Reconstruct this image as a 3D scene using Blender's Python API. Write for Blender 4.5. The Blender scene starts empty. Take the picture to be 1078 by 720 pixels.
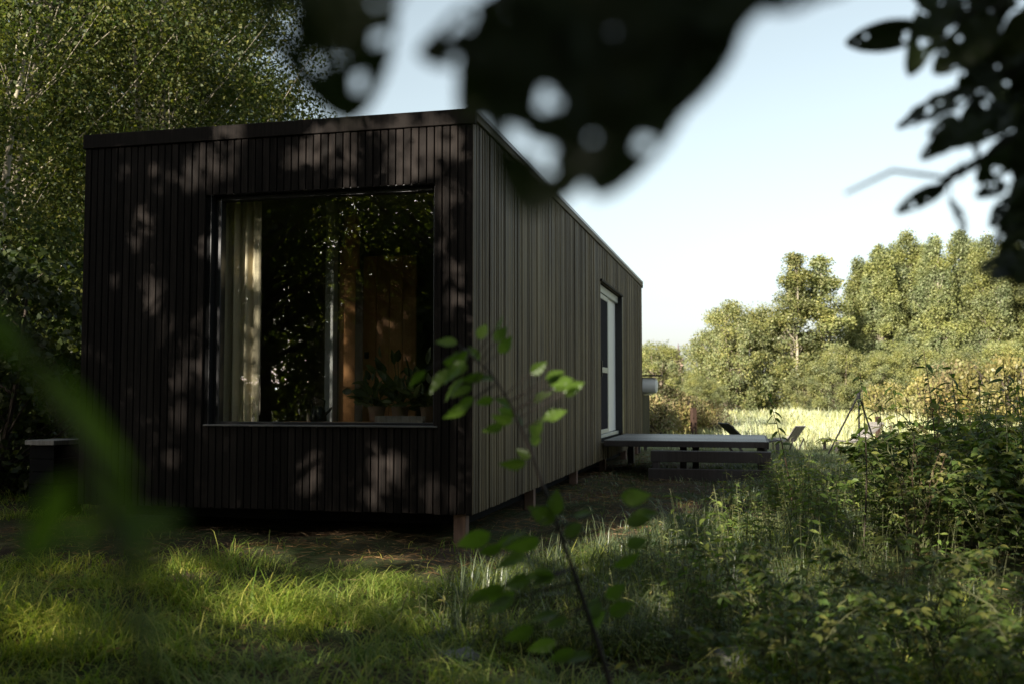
import bpy, math, random
import numpy as np
from mathutils import Vector, Matrix
R = math.radians
S = bpy.context.scene
COL = S.collection
rng = np.random.default_rng(7)
random.seed(7)

# ------------------------------------------------------------------ camera
FPX = 1048.0
CAMZ = 1.1
PITCH = math.atan(57 / FPX)
CAM = np.array([0, 0, CAMZ])
FV = np.array([0, math.cos(PITCH), math.sin(PITCH)])
UV = np.array([0, -math.sin(PITCH), math.cos(PITCH)])
RV = np.array([1.0, 0, 0])
def pdir(px, py): return FV + RV * (px - 539) / FPX + UV * (360 - py) / FPX
def at(px, py, d):
    """a point seen in direction (px, py) at distance d along the ground"""
    v = pdir(px, py); return CAM + v * (d / v[1])
def onground(px, py, z=0.0):
    v = pdir(px, py); return CAM + v * ((z - CAMZ) / v[2])
def project(Q):
    q = Q - CAM; dep = q @ FV
    dep = np.where(np.abs(dep) < 1e-6, 1e-6, dep)
    return 539 + FPX * (q @ RV) / dep, 360 - FPX * (q @ UV) / dep, dep
cam = bpy.data.cameras.new('camera'); camo = bpy.data.objects.new('camera', cam); COL.objects.link(camo)
camo.location = CAM; camo.rotation_euler = (math.pi / 2 + PITCH, 0, 0)
cam.sensor_width = 36; cam.lens = 35; cam.clip_start = .02; cam.clip_end = 3000
cam.dof.use_dof = True; cam.dof.focus_distance = 8.6; cam.dof.aperture_fstop = 2.5
S.camera = camo

# ------------------------------------------------------------------ light
SUN_AZ = R(38); SUN_EL = R(25)      # behind the camera, to the left
TOSUN = np.array([-math.sin(SUN_AZ) * math.cos(SUN_EL), -math.cos(SUN_AZ) * math.cos(SUN_EL), math.sin(SUN_EL)])
sl = bpy.data.lights.new('sun', 'SUN'); sl.energy = 5.0; sl.angle = R(0.45); sl.color = (1, .92, .80)
so = bpy.data.objects.new('sun', sl); COL.objects.link(so)
so.rotation_euler = Vector(TOSUN).to_track_quat('Z', 'Y').to_euler(); so.location = (-20, -25, 20)
w = bpy.data.worlds.new('World'); S.world = w; w.use_nodes = True
wt = w.node_tree; bg = wt.nodes['Background']
sky = wt.nodes.new('ShaderNodeTexSky'); sky.sky_type = 'NISHITA'; sky.sun_disc = False
sky.sun_elevation = SUN_EL; sky.sun_rotation = math.atan2(TOSUN[0], TOSUN[1])
sky.air_density = 1.0; sky.dust_density = 2.0; sky.ozone_density = 1.0
hs = wt.nodes.new('ShaderNodeHueSaturation'); hs.inputs['Saturation'].default_value = .47; hs.inputs['Hue'].default_value = .465
wt.links.new(sky.outputs[0], hs.inputs['Color']); wt.links.new(hs.outputs[0], bg.inputs[0]); bg.inputs[1].default_value = .062
S.view_settings.view_transform = 'Standard'; S.view_settings.look = 'None'
S.view_settings.exposure = 1.76; S.view_settings.gamma = 1
S.cycles.max_bounces = 8; S.cycles.transparent_max_bounces = 12
S.cycles.diffuse_bounces = 3; S.cycles.glossy_bounces = 3; S.cycles.transmission_bounces = 4
try: S.cycles.use_denoising = True
except Exception: pass
S.cycles.sample_clamp_indirect = 4.0

# ------------------------------------------------------------------ object helpers
def tag(o, label=None, cat=None, group=None, kind=None):
    if label: o['label'] = label
    if cat: o['category'] = cat
    if group: o['group'] = group
    if kind: o['kind'] = kind
    return o
def thing(name, label, cat, loc=(0, 0, 0), rotz=0, group=None):
    o = bpy.data.objects.new(name, None); COL.objects.link(o)
    o.empty_display_size = .1
    o.location = loc; o.rotation_euler = (0, 0, rotz)
    return tag(o, label, cat, group)
def link(name, me, m, parent=None):
    if m is not None and not me.materials: me.materials.append(m)
    o = bpy.data.objects.new(name, me); COL.objects.link(o)
    if parent is not None: o.parent = parent
    return o
def dup(root, loc, rotz=0, scale=1.0, label=None, group=None):
    r = root.copy(); COL.objects.link(r); r.location = loc
    r.rotation_euler = (root.rotation_euler[0], root.rotation_euler[1], rotz)
    r.scale = (scale, scale, scale) if not isinstance(scale, tuple) else scale
    if label: r['label'] = label
    if group: r['group'] = group
    for ch in list(root.children):
        c = ch.copy(); COL.objects.link(c); c.parent = r
        for g in list(ch.children):
            d = g.copy(); COL.objects.link(d); d.parent = c
    return r
def np_mesh(name, V, F, smooth=False):
    """V (n,3); F list of (m,k) arrays"""
    V = np.asarray(V, dtype=np.float32)
    if not isinstance(F, (list, tuple)): F = [F]
    F = [np.asarray(f, dtype=np.int32) for f in F if len(f)]
    me = bpy.data.meshes.new(name)
    me.vertices.add(len(V)); me.vertices.foreach_set('co', V.ravel())
    loops = np.concatenate([f.ravel() for f in F])
    cnt = np.concatenate([np.full(len(f), f.shape[1], np.int32) for f in F])
    st = np.concatenate([[0], np.cumsum(cnt)[:-1]]).astype(np.int32)
    me.loops.add(len(loops)); me.loops.foreach_set('vertex_index', loops)
    me.polygons.add(len(cnt)); me.polygons.foreach_set('loop_start', st)
    if smooth: me.polygons.foreach_set('use_smooth', np.ones(len(cnt), bool))
    me.update(calc_edges=True); me.validate()
    return me
class MB:
    """collects boxes, tubes and prisms into one mesh"""
    def __init__(s): s.V = []; s.F = []; s.n = 0
    def add(s, V, F):
        V = np.asarray(V, float)
        s.V.append(V); s.F += [[i + s.n for i in f] for f in F]; s.n += len(V)
    def box(s, x0, x1, y0, y1, z0, z1, c=0.0, M=None):
        c = min(c, .45 * min(abs(x1 - x0), abs(y1 - y0), abs(z1 - z0)))
        if c <= 0:
            V = [(x, y, z) for z in (z0, z1) for y in (y0, y1) for x in (x0, x1)]
            F = [(0, 2, 3, 1), (4, 5, 7, 6), (0, 1, 5, 4), (2, 6, 7, 3), (0, 4, 6, 2), (1, 3, 7, 5)]
        else:
            V = []; F = []
            idx = {}
            def v(p):
                p = tuple(round(a, 6) for a in p)
                if p not in idx: idx[p] = len(V); V.append(p)
                return idx[p]
            lo = (x0, y0, z0); hi = (x1, y1, z1)
            def corner(sx, sy, sz, ax):   # vertex of the corner lying on face 'ax'
                q = []
                for k, sg in enumerate((sx, sy, sz)):
                    e = hi[k] if sg else lo[k]
                    if k != ax: e += -c if sg else c
                    q.append(e)
                return v(q)
            for ax in range(3):
                a, b = [k for k in range(3) if k != ax]
                for sg in (0, 1):
                    q = []
                    for (i, j) in ((0, 0), (1, 0), (1, 1), (0, 1)):
                        t = [0, 0, 0]; t[ax] = sg; t[a] = i; t[b] = j
                        q.append(corner(*t, ax))
                    F.append(q)
            for ax in range(3):     # edges
                a, b = [k for k in range(3) if k != ax]
                for i in (0, 1):
                    for j in (0, 1):
                        t0 = [0, 0, 0]; t1 = [0, 0, 0]
                        t0[ax] = 0; t1[ax] = 1
                        for t in (t0, t1): t[a] = i; t[b] = j
                        F.append([corner(*t0, a), corner(*t1, a), corner(*t1, b), corner(*t0, b)])
            for i in (0, 1):
                for j in (0, 1):
                    for k in (0, 1): F.append([corner(i, j, k, 0), corner(i, j, k, 1), corner(i, j, k, 2)])
        V = np.array(V, float)
        if M is not None: V = V @ np.array(M.to_3x3()).T + np.array(M.translation)
        s.add(V, F)
    def tube(s, pts, rad, n=8, cap=True):
        pts = np.asarray(pts, float); m = len(pts)
        rad = np.full(m, rad, float) if np.isscalar(rad) else np.asarray(rad, float)
        T = np.gradient(pts, axis=0); T /= np.linalg.norm(T, axis=1)[:, None] + 1e-9
        ref = np.array([0, 0, 1.]) if abs(T[0, 2]) < .9 else np.array([1., 0, 0])
        A = np.cross(T, ref); A /= np.linalg.norm(A, axis=1)[:, None] + 1e-9
        B = np.cross(T, A)
        th = np.linspace(0, 2 * math.pi, n, endpoint=False)
        V = (pts[:, None, :] + rad[:, None, None] * (np.cos(th)[None, :, None] * A[:, None, :] + np.sin(th)[None, :, None] * B[:, None, :])).reshape(-1, 3)
        F = [(i * n + k, i * n + (k + 1) % n, (i + 1) * n + (k + 1) % n, (i + 1) * n + k) for i in range(m - 1) for k in range(n)]
        if cap: F += [tuple(range(n - 1, -1, -1)), tuple((m - 1) * n + k for k in range(n))]
        s.add(V, F)
    def lathe(s, prof, n=20, M=None, c=(0, 0, 0)):
        th = np.linspace(0, 2 * math.pi, n, endpoint=False); prof = np.asarray(prof, float)
        V = np.stack([prof[:, None, 0] * np.cos(th), prof[:, None, 0] * np.sin(th), np.repeat(prof[:, 1:2], n, 1)], -1).reshape(-1, 3)
        m = len(prof)
        F = [(i * n + k, i * n + (k + 1) % n, (i + 1) * n + (k + 1) % n, (i + 1) * n + k) for i in range(m - 1) for k in range(n)]
        F += [tuple(range(n - 1, -1, -1)), tuple((m - 1) * n + k for k in range(n))]
        if M is not None: V = V @ np.array(M.to_3x3()).T + np.array(M.translation)
        s.add(V + np.array(c), F)
    def build(s, name, m, parent=None, smooth=False):
        me = bpy.data.meshes.new(name)
        me.from_pydata(np.concatenate(s.V).tolist(), [], s.F); me.update()
        if smooth:
            me.polygons.foreach_set('use_smooth', np.ones(len(me.polygons), bool))
            try: me.set_sharp_from_angle(angle=R(40))
            except Exception: pass
        return link(name, me, m, parent)

# ------------------------------------------------------------------ materials
def newmat(name):
    m = bpy.data.materials.new(name); m.use_nodes = True
    nt = m.node_tree; nt.nodes.clear()
    out = nt.nodes.new('ShaderNodeOutputMaterial')
    return m, nt, out
def N(nt, t, **kw):
    n = nt.nodes.new(t)
    for k, v in kw.items(): setattr(n, k, v)
    return n
def ramp(nt, fac, stops):
    r = N(nt, 'ShaderNodeValToRGB'); e = r.color_ramp.elements
    while len(e) < len(stops): e.new(.5)
    for i, (p, c) in enumerate(stops): e[i].position = p; e[i].color = (*c, 1)
    nt.links.new(fac, r.inputs[0]); return r.outputs[0]
def mixc(nt, fac, a, b, mode='MIX'):
    m = N(nt, 'ShaderNodeMix', data_type='RGBA', blend_type=mode)
    for sock, v in ((m.inputs[0], fac), (m.inputs[6], a), (m.inputs[7], b)):
        if hasattr(v, 'is_output'): nt.links.new(v, sock)
        elif isinstance(v, (int, float)): sock.default_value = v
        else: sock.default_value = (*v, 1)
    return m.outputs[2]
def noise(nt, scale, detail=4, vec=None, rough=.55):
    n = N(nt, 'ShaderNodeTexNoise'); n.inputs['Scale'].default_value = scale
    n.inputs['Detail'].default_value = detail; n.inputs['Roughness'].default_value = rough
    if vec is not None: nt.links.new(vec, n.inputs['Vector'])
    return n.outputs[0]
def mapped(nt, scale, src='Object'):
    tc = N(nt, 'ShaderNodeTexCoord'); mp = N(nt, 'ShaderNodeMapping')
    mp.inputs['Scale'].default_value = scale
    nt.links.new(tc.outputs[src], mp.inputs[0]); return mp.outputs[0]
def pbsdf(nt, col, rough=.5, spec=.5, metal=0, bump=None, bstr=.3, bdist=.01):
    p = N(nt, 'ShaderNodeBsdfPrincipled')
    for sock, v in ((p.inputs['Base Color'], col), (p.inputs['Roughness'], rough)):
        if hasattr(v, 'is_output'): nt.links.new(v, sock)
        elif isinstance(v, (int, float)): sock.default_value = v
        else: sock.default_value = (*v, 1)
    p.inputs['Specular IOR Level'].default_value = spec; p.inputs['Metallic'].default_value = metal
    if bump is not None:
        b = N(nt, 'ShaderNodeBump'); b.inputs['Strength'].default_value = bstr; b.inputs['Distance'].default_value = bdist
        nt.links.new(bump, b.inputs['Height']); nt.links.new(b.outputs[0], p.inputs['Normal'])
    return p
def simple(name, col, rough=.6, spec=.4, metal=0, var=.35, scale=(6, 6, 6), bstr=.2):
    m, nt, out = newmat(name)
    n = noise(nt, 1.0, 6, mapped(nt, scale))
    c = mixc(nt, n, tuple(a * (1 - var) for a in col), tuple(min(1, a * (1 + var)) for a in col))
    p = pbsdf(nt, c, rough, spec, metal, n, bstr, .004)
    nt.links.new(p.outputs[0], out.inputs[0]); return m
def foliage(name, cols, transl=.35, rough=.45, spec=.35, tcol=1.5, var=.5):
    """cols: 3 leaf colours picked at random per leaf"""
    m, nt, out = newmat(name)
    g = N(nt, 'ShaderNodeNewGeometry'); oi = N(nt, 'ShaderNodeObjectInfo')
    c = ramp(nt, g.outputs['Random Per Island'], [(0, cols[0]), (.5, cols[1]), (1, cols[2])])
    big = noise(nt, .55, 2, mapped(nt, (1, 1, 1)))
    c = mixc(nt, ramp(nt, big, [(.38, (0, 0, 0)), (.62, (1, 1, 1))]), c, mixc(nt, 1.0, c, (1.35, 1.2, .75), 'MULTIPLY'))
    f = N(nt, 'ShaderNodeMapRange'); f.inputs[3].default_value = 1 - var * .5; f.inputs[4].default_value = 1 + var * .5
    nt.links.new(oi.outputs['Random'], f.inputs[0])
    c = mixc(nt, 1.0, c, f.outputs[0], 'MULTIPLY')
    p = pbsdf(nt, c, rough, spec)
    t = N(nt, 'ShaderNodeBsdfTranslucent')
    nt.links.new(mixc(nt, 1.0, c, (tcol, tcol * 1.1, tcol * .5), 'MULTIPLY'), t.inputs[0])
    mx = N(nt, 'ShaderNodeMixShader'); mx.inputs[0].default_value = transl
    nt.links.new(p.outputs[0], mx.inputs[1]); nt.links.new(t.outputs[0], mx.inputs[2])
    nt.links.new(mx.outputs[0], out.inputs[0]); return m
def cladding(name, dark, light, grey, rough=.5, spec=.45):
    m, nt, out = newmat(name)
    g = N(nt, 'ShaderNodeNewGeometry')
    grain = noise(nt, 1.0, 6, mapped(nt, (55, 55, 1.6)), .65)
    blot = noise(nt, 1.3, 4, mapped(nt, (1, 1, .5)))
    c = mixc(nt, ramp(nt, grain, [(.3, (0, 0, 0)), (.75, (1, 1, 1))]), dark, light)
    c = mixc(nt, ramp(nt, blot, [(.42, (0, 0, 0)), (.7, (.75, .75, .75))]), c, grey)
    f = N(nt, 'ShaderNodeMapRange'); f.inputs[3].default_value = .62; f.inputs[4].default_value = 1.42
    nt.links.new(g.outputs['Random Per Island'], f.inputs[0])
    c = mixc(nt, 1.0, c, f.outputs[0], 'MULTIPLY')
    rr = N(nt, 'ShaderNodeMapRange'); rr.inputs[3].default_value = rough - .1; rr.inputs[4].default_value = rough + .2
    nt.links.new(grain, rr.inputs[0])
    p = pbsdf(nt, c, rr.outputs[0], spec, 0, grain, .5, .004)
    nt.links.new(p.outputs[0], out.inputs[0]); return m
def glass(name, tint=(1, 1, 1), r0=.06):
    m, nt, out = newmat(name)
    lw = N(nt, 'ShaderNodeLayerWeight'); lw.inputs[0].default_value = .5
    pw = N(nt, 'ShaderNodeMath', operation='POWER'); pw.inputs[1].default_value = 5; nt.links.new(lw.outputs['Facing'], pw.inputs[0])
    fr = N(nt, 'ShaderNodeMapRange'); fr.inputs[3].default_value = r0; fr.inputs[4].default_value = .9; nt.links.new(pw.outputs[0], fr.inputs[0])
    tr = N(nt, 'ShaderNodeBsdfTransparent'); tr.inputs[0].default_value = (*tint, 1)
    gl = N(nt, 'ShaderNodeBsdfGlossy'); gl.inputs['Roughness'].default_value = .004
    b = N(nt, 'ShaderNodeBump'); b.inputs['Strength'].default_value = .04; b.inputs['Distance'].default_value = .02
    nt.links.new(noise(nt, 1.2, 1, mapped(nt, (1, 1, 1))), b.inputs['Height']); nt.links.new(b.outputs[0], gl.inputs['Normal'])
    mx = N(nt, 'ShaderNodeMixShader')
    nt.links.new(fr.outputs[0], mx.inputs[0]); nt.links.new(tr.outputs[0], mx.inputs[1]); nt.links.new(gl.outputs[0], mx.inputs[2])
    nt.links.new(mx.outputs[0], out.inputs[0]); return m

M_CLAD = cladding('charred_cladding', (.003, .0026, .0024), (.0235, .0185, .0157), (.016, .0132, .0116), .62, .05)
M_SIDE = cladding('side_cladding', (.032, .024, .016), (.145, .110, .066), (.14, .108, .058), .55, .16)  # side boards, lighter and browner than the front boards
M_BACK = simple('black_backing', (.006, .006, .006), .9, .1)
M_ROOF = simple('roof_membrane', (.03, .03, .032), .6, .4)
M_FLASH = simple('zinc_flashing', (.20, .20, .21), .35, .5, .7, .2)
M_FRAME = simple('black_window_frame', (.012, .012, .013), .35, .5, 0, .2)
M_SILL = simple('aluminium_sill', (.17, .165, .16), .35, .5, .6, .2)
M_GLASS = glass('window_glass', (.95, .96, .95), .105)
M_PALEF = simple('pale_door_frame', (.36, .37, .34), .4, .4, 0, .15)
M_DECK = cladding('deck_board', (.08, .078, .075), (.24, .23, .22), (.20, .195, .19), .38)
M_STEP = cladding('dark_step_board', (.018, .013, .011), (.05, .038, .034), (.05, .045, .045), .5)
M_PINE = cladding('pine_board', (.40, .18, .07), (.58, .30, .13), (.50, .25, .10), .45)
M_INWALL = simple('interior_wall', (.16, .14, .11), .8, .2, 0, .15)
M_INFLOOR = simple('interior_floor', (.10, .07, .045), .5, .4, 0, .3, (2, 20, 2))
M_CURT = simple('linen_curtain', (.50, .43, .30), .9, .1, 0, .08, (40, 40, 3))
M_GREYP = simple('grey_paint', (.42, .42, .41), .5, .4, 0, .1)
M_DIMGLASS = simple('dim_glass_fill', (.022, .021, .025), .9, .03, 0, .1)  # dark fill used in place of dim door glass
M_WHITE = simple('white_paint', (.72, .72, .69), .45, .4, 0, .1)
M_RUST = simple('rusty_iron', (.045, .025, .017), .8, .3, .2, .5, (20, 20, 20))
M_IRON = simple('black_iron', (.012, .012, .012), .5, .4, .5, .3)
M_GREYWOOD = cladding('silvered_wood', (.10, .09, .08), (.27, .25, .22), (.22, .21, .19), .6)
M_SUNSLAT = cladding('sun_tinted_slat', (.30, .28, .25), (.50, .47, .43), (.45, .43, .4), .6)  # chair slats whose pale colour stands in for sunlight
M_SLAB = cladding('mossy_grey_wood', (.05, .05, .045), (.17, .165, .155), (.12, .125, .11), .7, .25)
M_DARKWOOD = cladding('dark_chair_slat', (.02, .018, .017), (.07, .06, .055), (.06, .055, .055), .5)
M_POST = cladding('cabin_stilt_wood', (.09, .05, .035), (.22, .13, .09), (.2, .12, .09), .7)
M_BARK = simple('bark', (.16, .13, .095), .85, .2, 0, .5, (14, 14, 4), .6)
M_PALEBARK = simple('pale_bark', (.25, .22, .16), .8, .2, 0, .4, (9, 9, 3), .5)
M_DARKBARK = simple('dark_bark', (.055, .042, .032), .85, .2, 0, .5, (14, 14, 4), .6)
M_BRICK = simple('church_brick', (.30, .20, .17), .85, .2, 0, .2)
M_SLATE = simple('church_slate', (.09, .06, .065), .7, .3, 0, .2)
M_STEM = simple('green_stem', (.07, .075, .03), .6, .3, 0, .3)
M_REDSTEM = simple('red_stem', (.085, .05, .03), .6, .3, 0, .3)
M_TWIG = simple('dark_twig', (.022, .016, .012), .7, .3, 0, .3)
M_POT = simple('clay_pot', (.16, .10, .07), .7, .3, 0, .2)

F_ALDER = foliage('alder_leaves', [(.020, .036, .010), (.045, .062, .016), (.09, .095, .026)], .36, .55, .2)
F_POPLAR = foliage('poplar_leaves', [(.10, .125, .055), (.135, .16, .075), (.18, .195, .105)], .25, .5, .3, 1.4)  # lightened and greyed to stand in for distance haze
F_WILLOW = foliage('willow_leaves', [(.095, .118, .05), (.135, .158, .075), (.195, .198, .105)], .25, .5, .3, 1.4)  # far foliage too, paler colours in place of haze
F_SHADE = foliage('canopy_leaves', [(.04, .06, .014), (.065, .09, .022), (.11, .115, .03)], .48, .4, .35, 1.9)
F_SHRUB = foliage('shrub_leaves', [(.028, .045, .014), (.045, .065, .018), (.07, .085, .025)], .3)
F_YBUSH = foliage('yellow_bush_leaves', [(.12, .125, .045), (.17, .165, .065), (.22, .19, .09)], .25)
F_DRY = foliage('dry_bush_leaves', [(.12, .095, .06), (.18, .16, .10), (.13, .15, .065)], .2, .7, .15)
F_NETTLE = foliage('nettle_leaves', [(.055, .095, .022), (.09, .135, .034), (.16, .18, .05)], .4, .55, .25)
F_BRAMBLE = foliage('bramble_leaves', [(.042, .075, .02), (.075, .115, .03), (.15, .15, .045)], .35, .55, .25)
F_PALEW = foliage('pale_weed_leaves', [(.075, .105, .04), (.12, .145, .055), (.20, .18, .08)], .35, .6, .2)
F_FORE = foliage('foreground_leaves', [(.045, .085, .014), (.055, .10, .018), (.07, .115, .022)], .45, .4, .4, 1.8)
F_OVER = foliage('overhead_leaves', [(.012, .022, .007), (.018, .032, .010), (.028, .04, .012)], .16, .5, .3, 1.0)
F_GRASS = foliage('lawn_grass', [(.065, .115, .02), (.14, .195, .038), (.27, .27, .09)], .48, .45, .4)
F_DEWY = foliage('dewy_grass', [(.05, .078, .042), (.078, .11, .06), (.125, .145, .085)], .35, .4, .5)
F_MEADOW = foliage('meadow_grass', [(.24, .28, .15), (.33, .37, .24), (.43, .44, .35)], .12, .75, .12, 1.0)
F_STRAW = foliage('dry_straw', [(.07, .04, .024), (.14, .085, .05), (.25, .17, .10)], .1, .8, .15)

# ------------------------------------------------------------------ cabin frame of reference
C0 = np.array([-0.30, 7.53, 0.0])
AX = np.array([.9723, -.2338, 0]); AY = np.array([.2338, .9723, 0]); AZ = np.array([0, 0, 1.])
CROT = math.atan2(AX[1], AX[0])
def cab(x, y, z=0): return C0 + AX * x + AY * y + AZ * z
def cab_inv(P):
    q = np.asarray(P) - C0; return q @ AX, q @ AY
CW, CL = 3.40, 12.0
ZB, ZT = .21, 3.30

# ------------------------------------------------------------------ ground
def gz(x, y):
    x = np.asarray(x, float); y = np.asarray(y, float)
    b = .035 * np.sin(x * 2.1 + .7 * y) * np.cos(y * 1.7 - .4 * x) + .018 * np.sin(5.1 * x - 2.2 * y) + .012 * np.sin(7.3 * y + 3.1 * x)
    far = np.clip((np.hypot(x, y) - 20) / 60, 0, 1)
    return b * (1 - far) + far * .06 * np.sin(x * .21) * np.cos(y * .17)
def ground_sheet():
    a = np.concatenate([-np.geomspace(700, 22, 26), np.linspace(-20, 24, 221), np.geomspace(26, 700, 26)])
    b = np.concatenate([-np.geomspace(500, 20, 18), np.linspace(-18, 26, 221), np.geomspace(28, 900, 30)])
    X, Y = np.meshgrid(a, b); Z = gz(X, Y)
    V = np.stack([X, Y, Z], -1).reshape(-1, 3); n = len(a); m = len(b)
    i = (np.arange(m - 1)[:, None] * n + np.arange(n - 1)[None, :]).ravel()
    return np_mesh('ground', V, np.stack([i, i + 1, i + 1 + n, i + n], 1), True)
def ground_mat():
    m, nt, out = newmat('ground_soil')
    tc = N(nt, 'ShaderNodeTexCoord'); sep = N(nt, 'ShaderNodeSeparateXYZ'); nt.links.new(tc.outputs['Object'], sep.inputs[0])
    n1 = noise(nt, 22, 8, tc.outputs['Object'], .7); n2 = noise(nt, .8, 4, tc.outputs['Object']); n3 = noise(nt, 90, 4, tc.outputs['Object'], .7)
    soil = mixc(nt, n1, (.022, .016, .011), (.075, .052, .034))
    green = mixc(nt, n3, (.022, .032, .010), (.05, .065, .022))
    c = mixc(nt, ramp(nt, n2, [(.40, (0, 0, 0)), (.58, (1, 1, 1))]), soil, green)
    mead = mixc(nt, n3, (.11, .13, .06), (.22, .23, .12))
    mr = N(nt, 'ShaderNodeMapRange'); mr.inputs[1].default_value = 15; mr.inputs[2].default_value = 22
    nt.links.new(sep.outputs[1], mr.inputs[0])
    c = mixc(nt, mr.outputs[0], c, mead)
    p = pbsdf(nt, c, .95, .1, 0, n1, .8, .03)
    nt.links.new(p.outputs[0], out.inputs[0]); return m
g = link('ground', ground_sheet(), ground_mat()); tag(g, 'uneven ground of bare soil, straw and grass', 'ground', kind='structure')

# ------------------------------------------------------------------ leaf / blade builders
def unit(a): return a / (np.linalg.norm(a, axis=-1, keepdims=True) + 1e-9)
def leaf_quads(P, D, Nn, L, W):
    D = unit(D); Sd = unit(np.cross(D, Nn)); Nn = np.cross(Sd, D)
    L = np.asarray(L)[:, None]; W = np.asarray(W)[:, None]
    v = np.stack([P, P + D * L * .42 + Sd * W * .5 + Nn * W * .12, P + D * L, P + D * L * .42 - Sd * W * .5 + Nn * W * .12], 1)
    n = len(P); f = np.arange(4 * n).reshape(n, 4)
    return v.reshape(-1, 3), f
def leaf_fold(P, D, Nn, L, W, droop=.15):
    """8-sided leaf folded along its midrib (for near plants)"""
    D = unit(D); Sd = unit(np.cross(D, Nn)); Nn = np.cross(Sd, D)
    L = np.asarray(L)[:, None]; W = np.asarray(W)[:, None]
    mid = P + D * L * .5
    tip = P + D * L - Nn * L * droop
    def e(t, s, w): return P + D * L * t + Sd * W * s * w + Nn * W * .16 - Nn * L * droop * t * t
    v = np.stack([P, e(.25, 1, .42), e(.55, 1, .46), e(.8, 1, .24), tip, e(.8, -1, .24), e(.55, -1, .46), e(.25, -1, .42), mid - Nn * L * droop * .25], 1)
    n = len(P); o = np.arange(n)[:, None] * 9
    f = np.concatenate([o + np.array([[a, b, 8]]) for a, b in ((0, 1), (1, 2), (2, 3), (3, 4), (4, 5), (5, 6), (6, 7), (7, 0))])
    return v.reshape(-1, 3), f
def blades(P, H, W, lean_dir, lean, droop):
    """tapered grass blades: 3 segments"""
    n = len(P); ld = np.stack([np.cos(lean_dir), np.sin(lean_dir), np.zeros(n)], 1)
    sd = np.stack([-np.sin(lean_dir), np.cos(lean_dir), np.zeros(n)], 1)
    up = np.array([0, 0, 1.])
    vs = []
    for t, wf in ((0, 1), (.4, .85), (.75, .55)):
        c = P + ld * (H * (lean * t + droop * t * t))[:, None] + up * (H * (t - droop * .55 * t * t * t))[:, None]
        vs += [c + sd * (W * wf * .5)[:, None], c - sd * (W * wf * .5)[:, None]]
    c = P + ld * (H * (lean + droop))[:, None] + up * (H * (1 - droop * .62))[:, None]
    vs.append(c)
    v = np.stack(vs, 1).reshape(-1, 3); o = np.arange(n)[:, None] * 7
    q = np.concatenate([o + np.array([[0, 1, 3, 2]]), o + np.array([[2, 3, 5, 4]])])
    t = o + np.array([[4, 5, 6]])
    return v, [q, t]
def in_cabin(x, y, m=0.0):
    u, v = cab_inv(np.stack([x, y, np.zeros_like(x)], -1))
    return (u > -CW - m) & (u < m) & (v > -m) & (v < CL + m)

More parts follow.
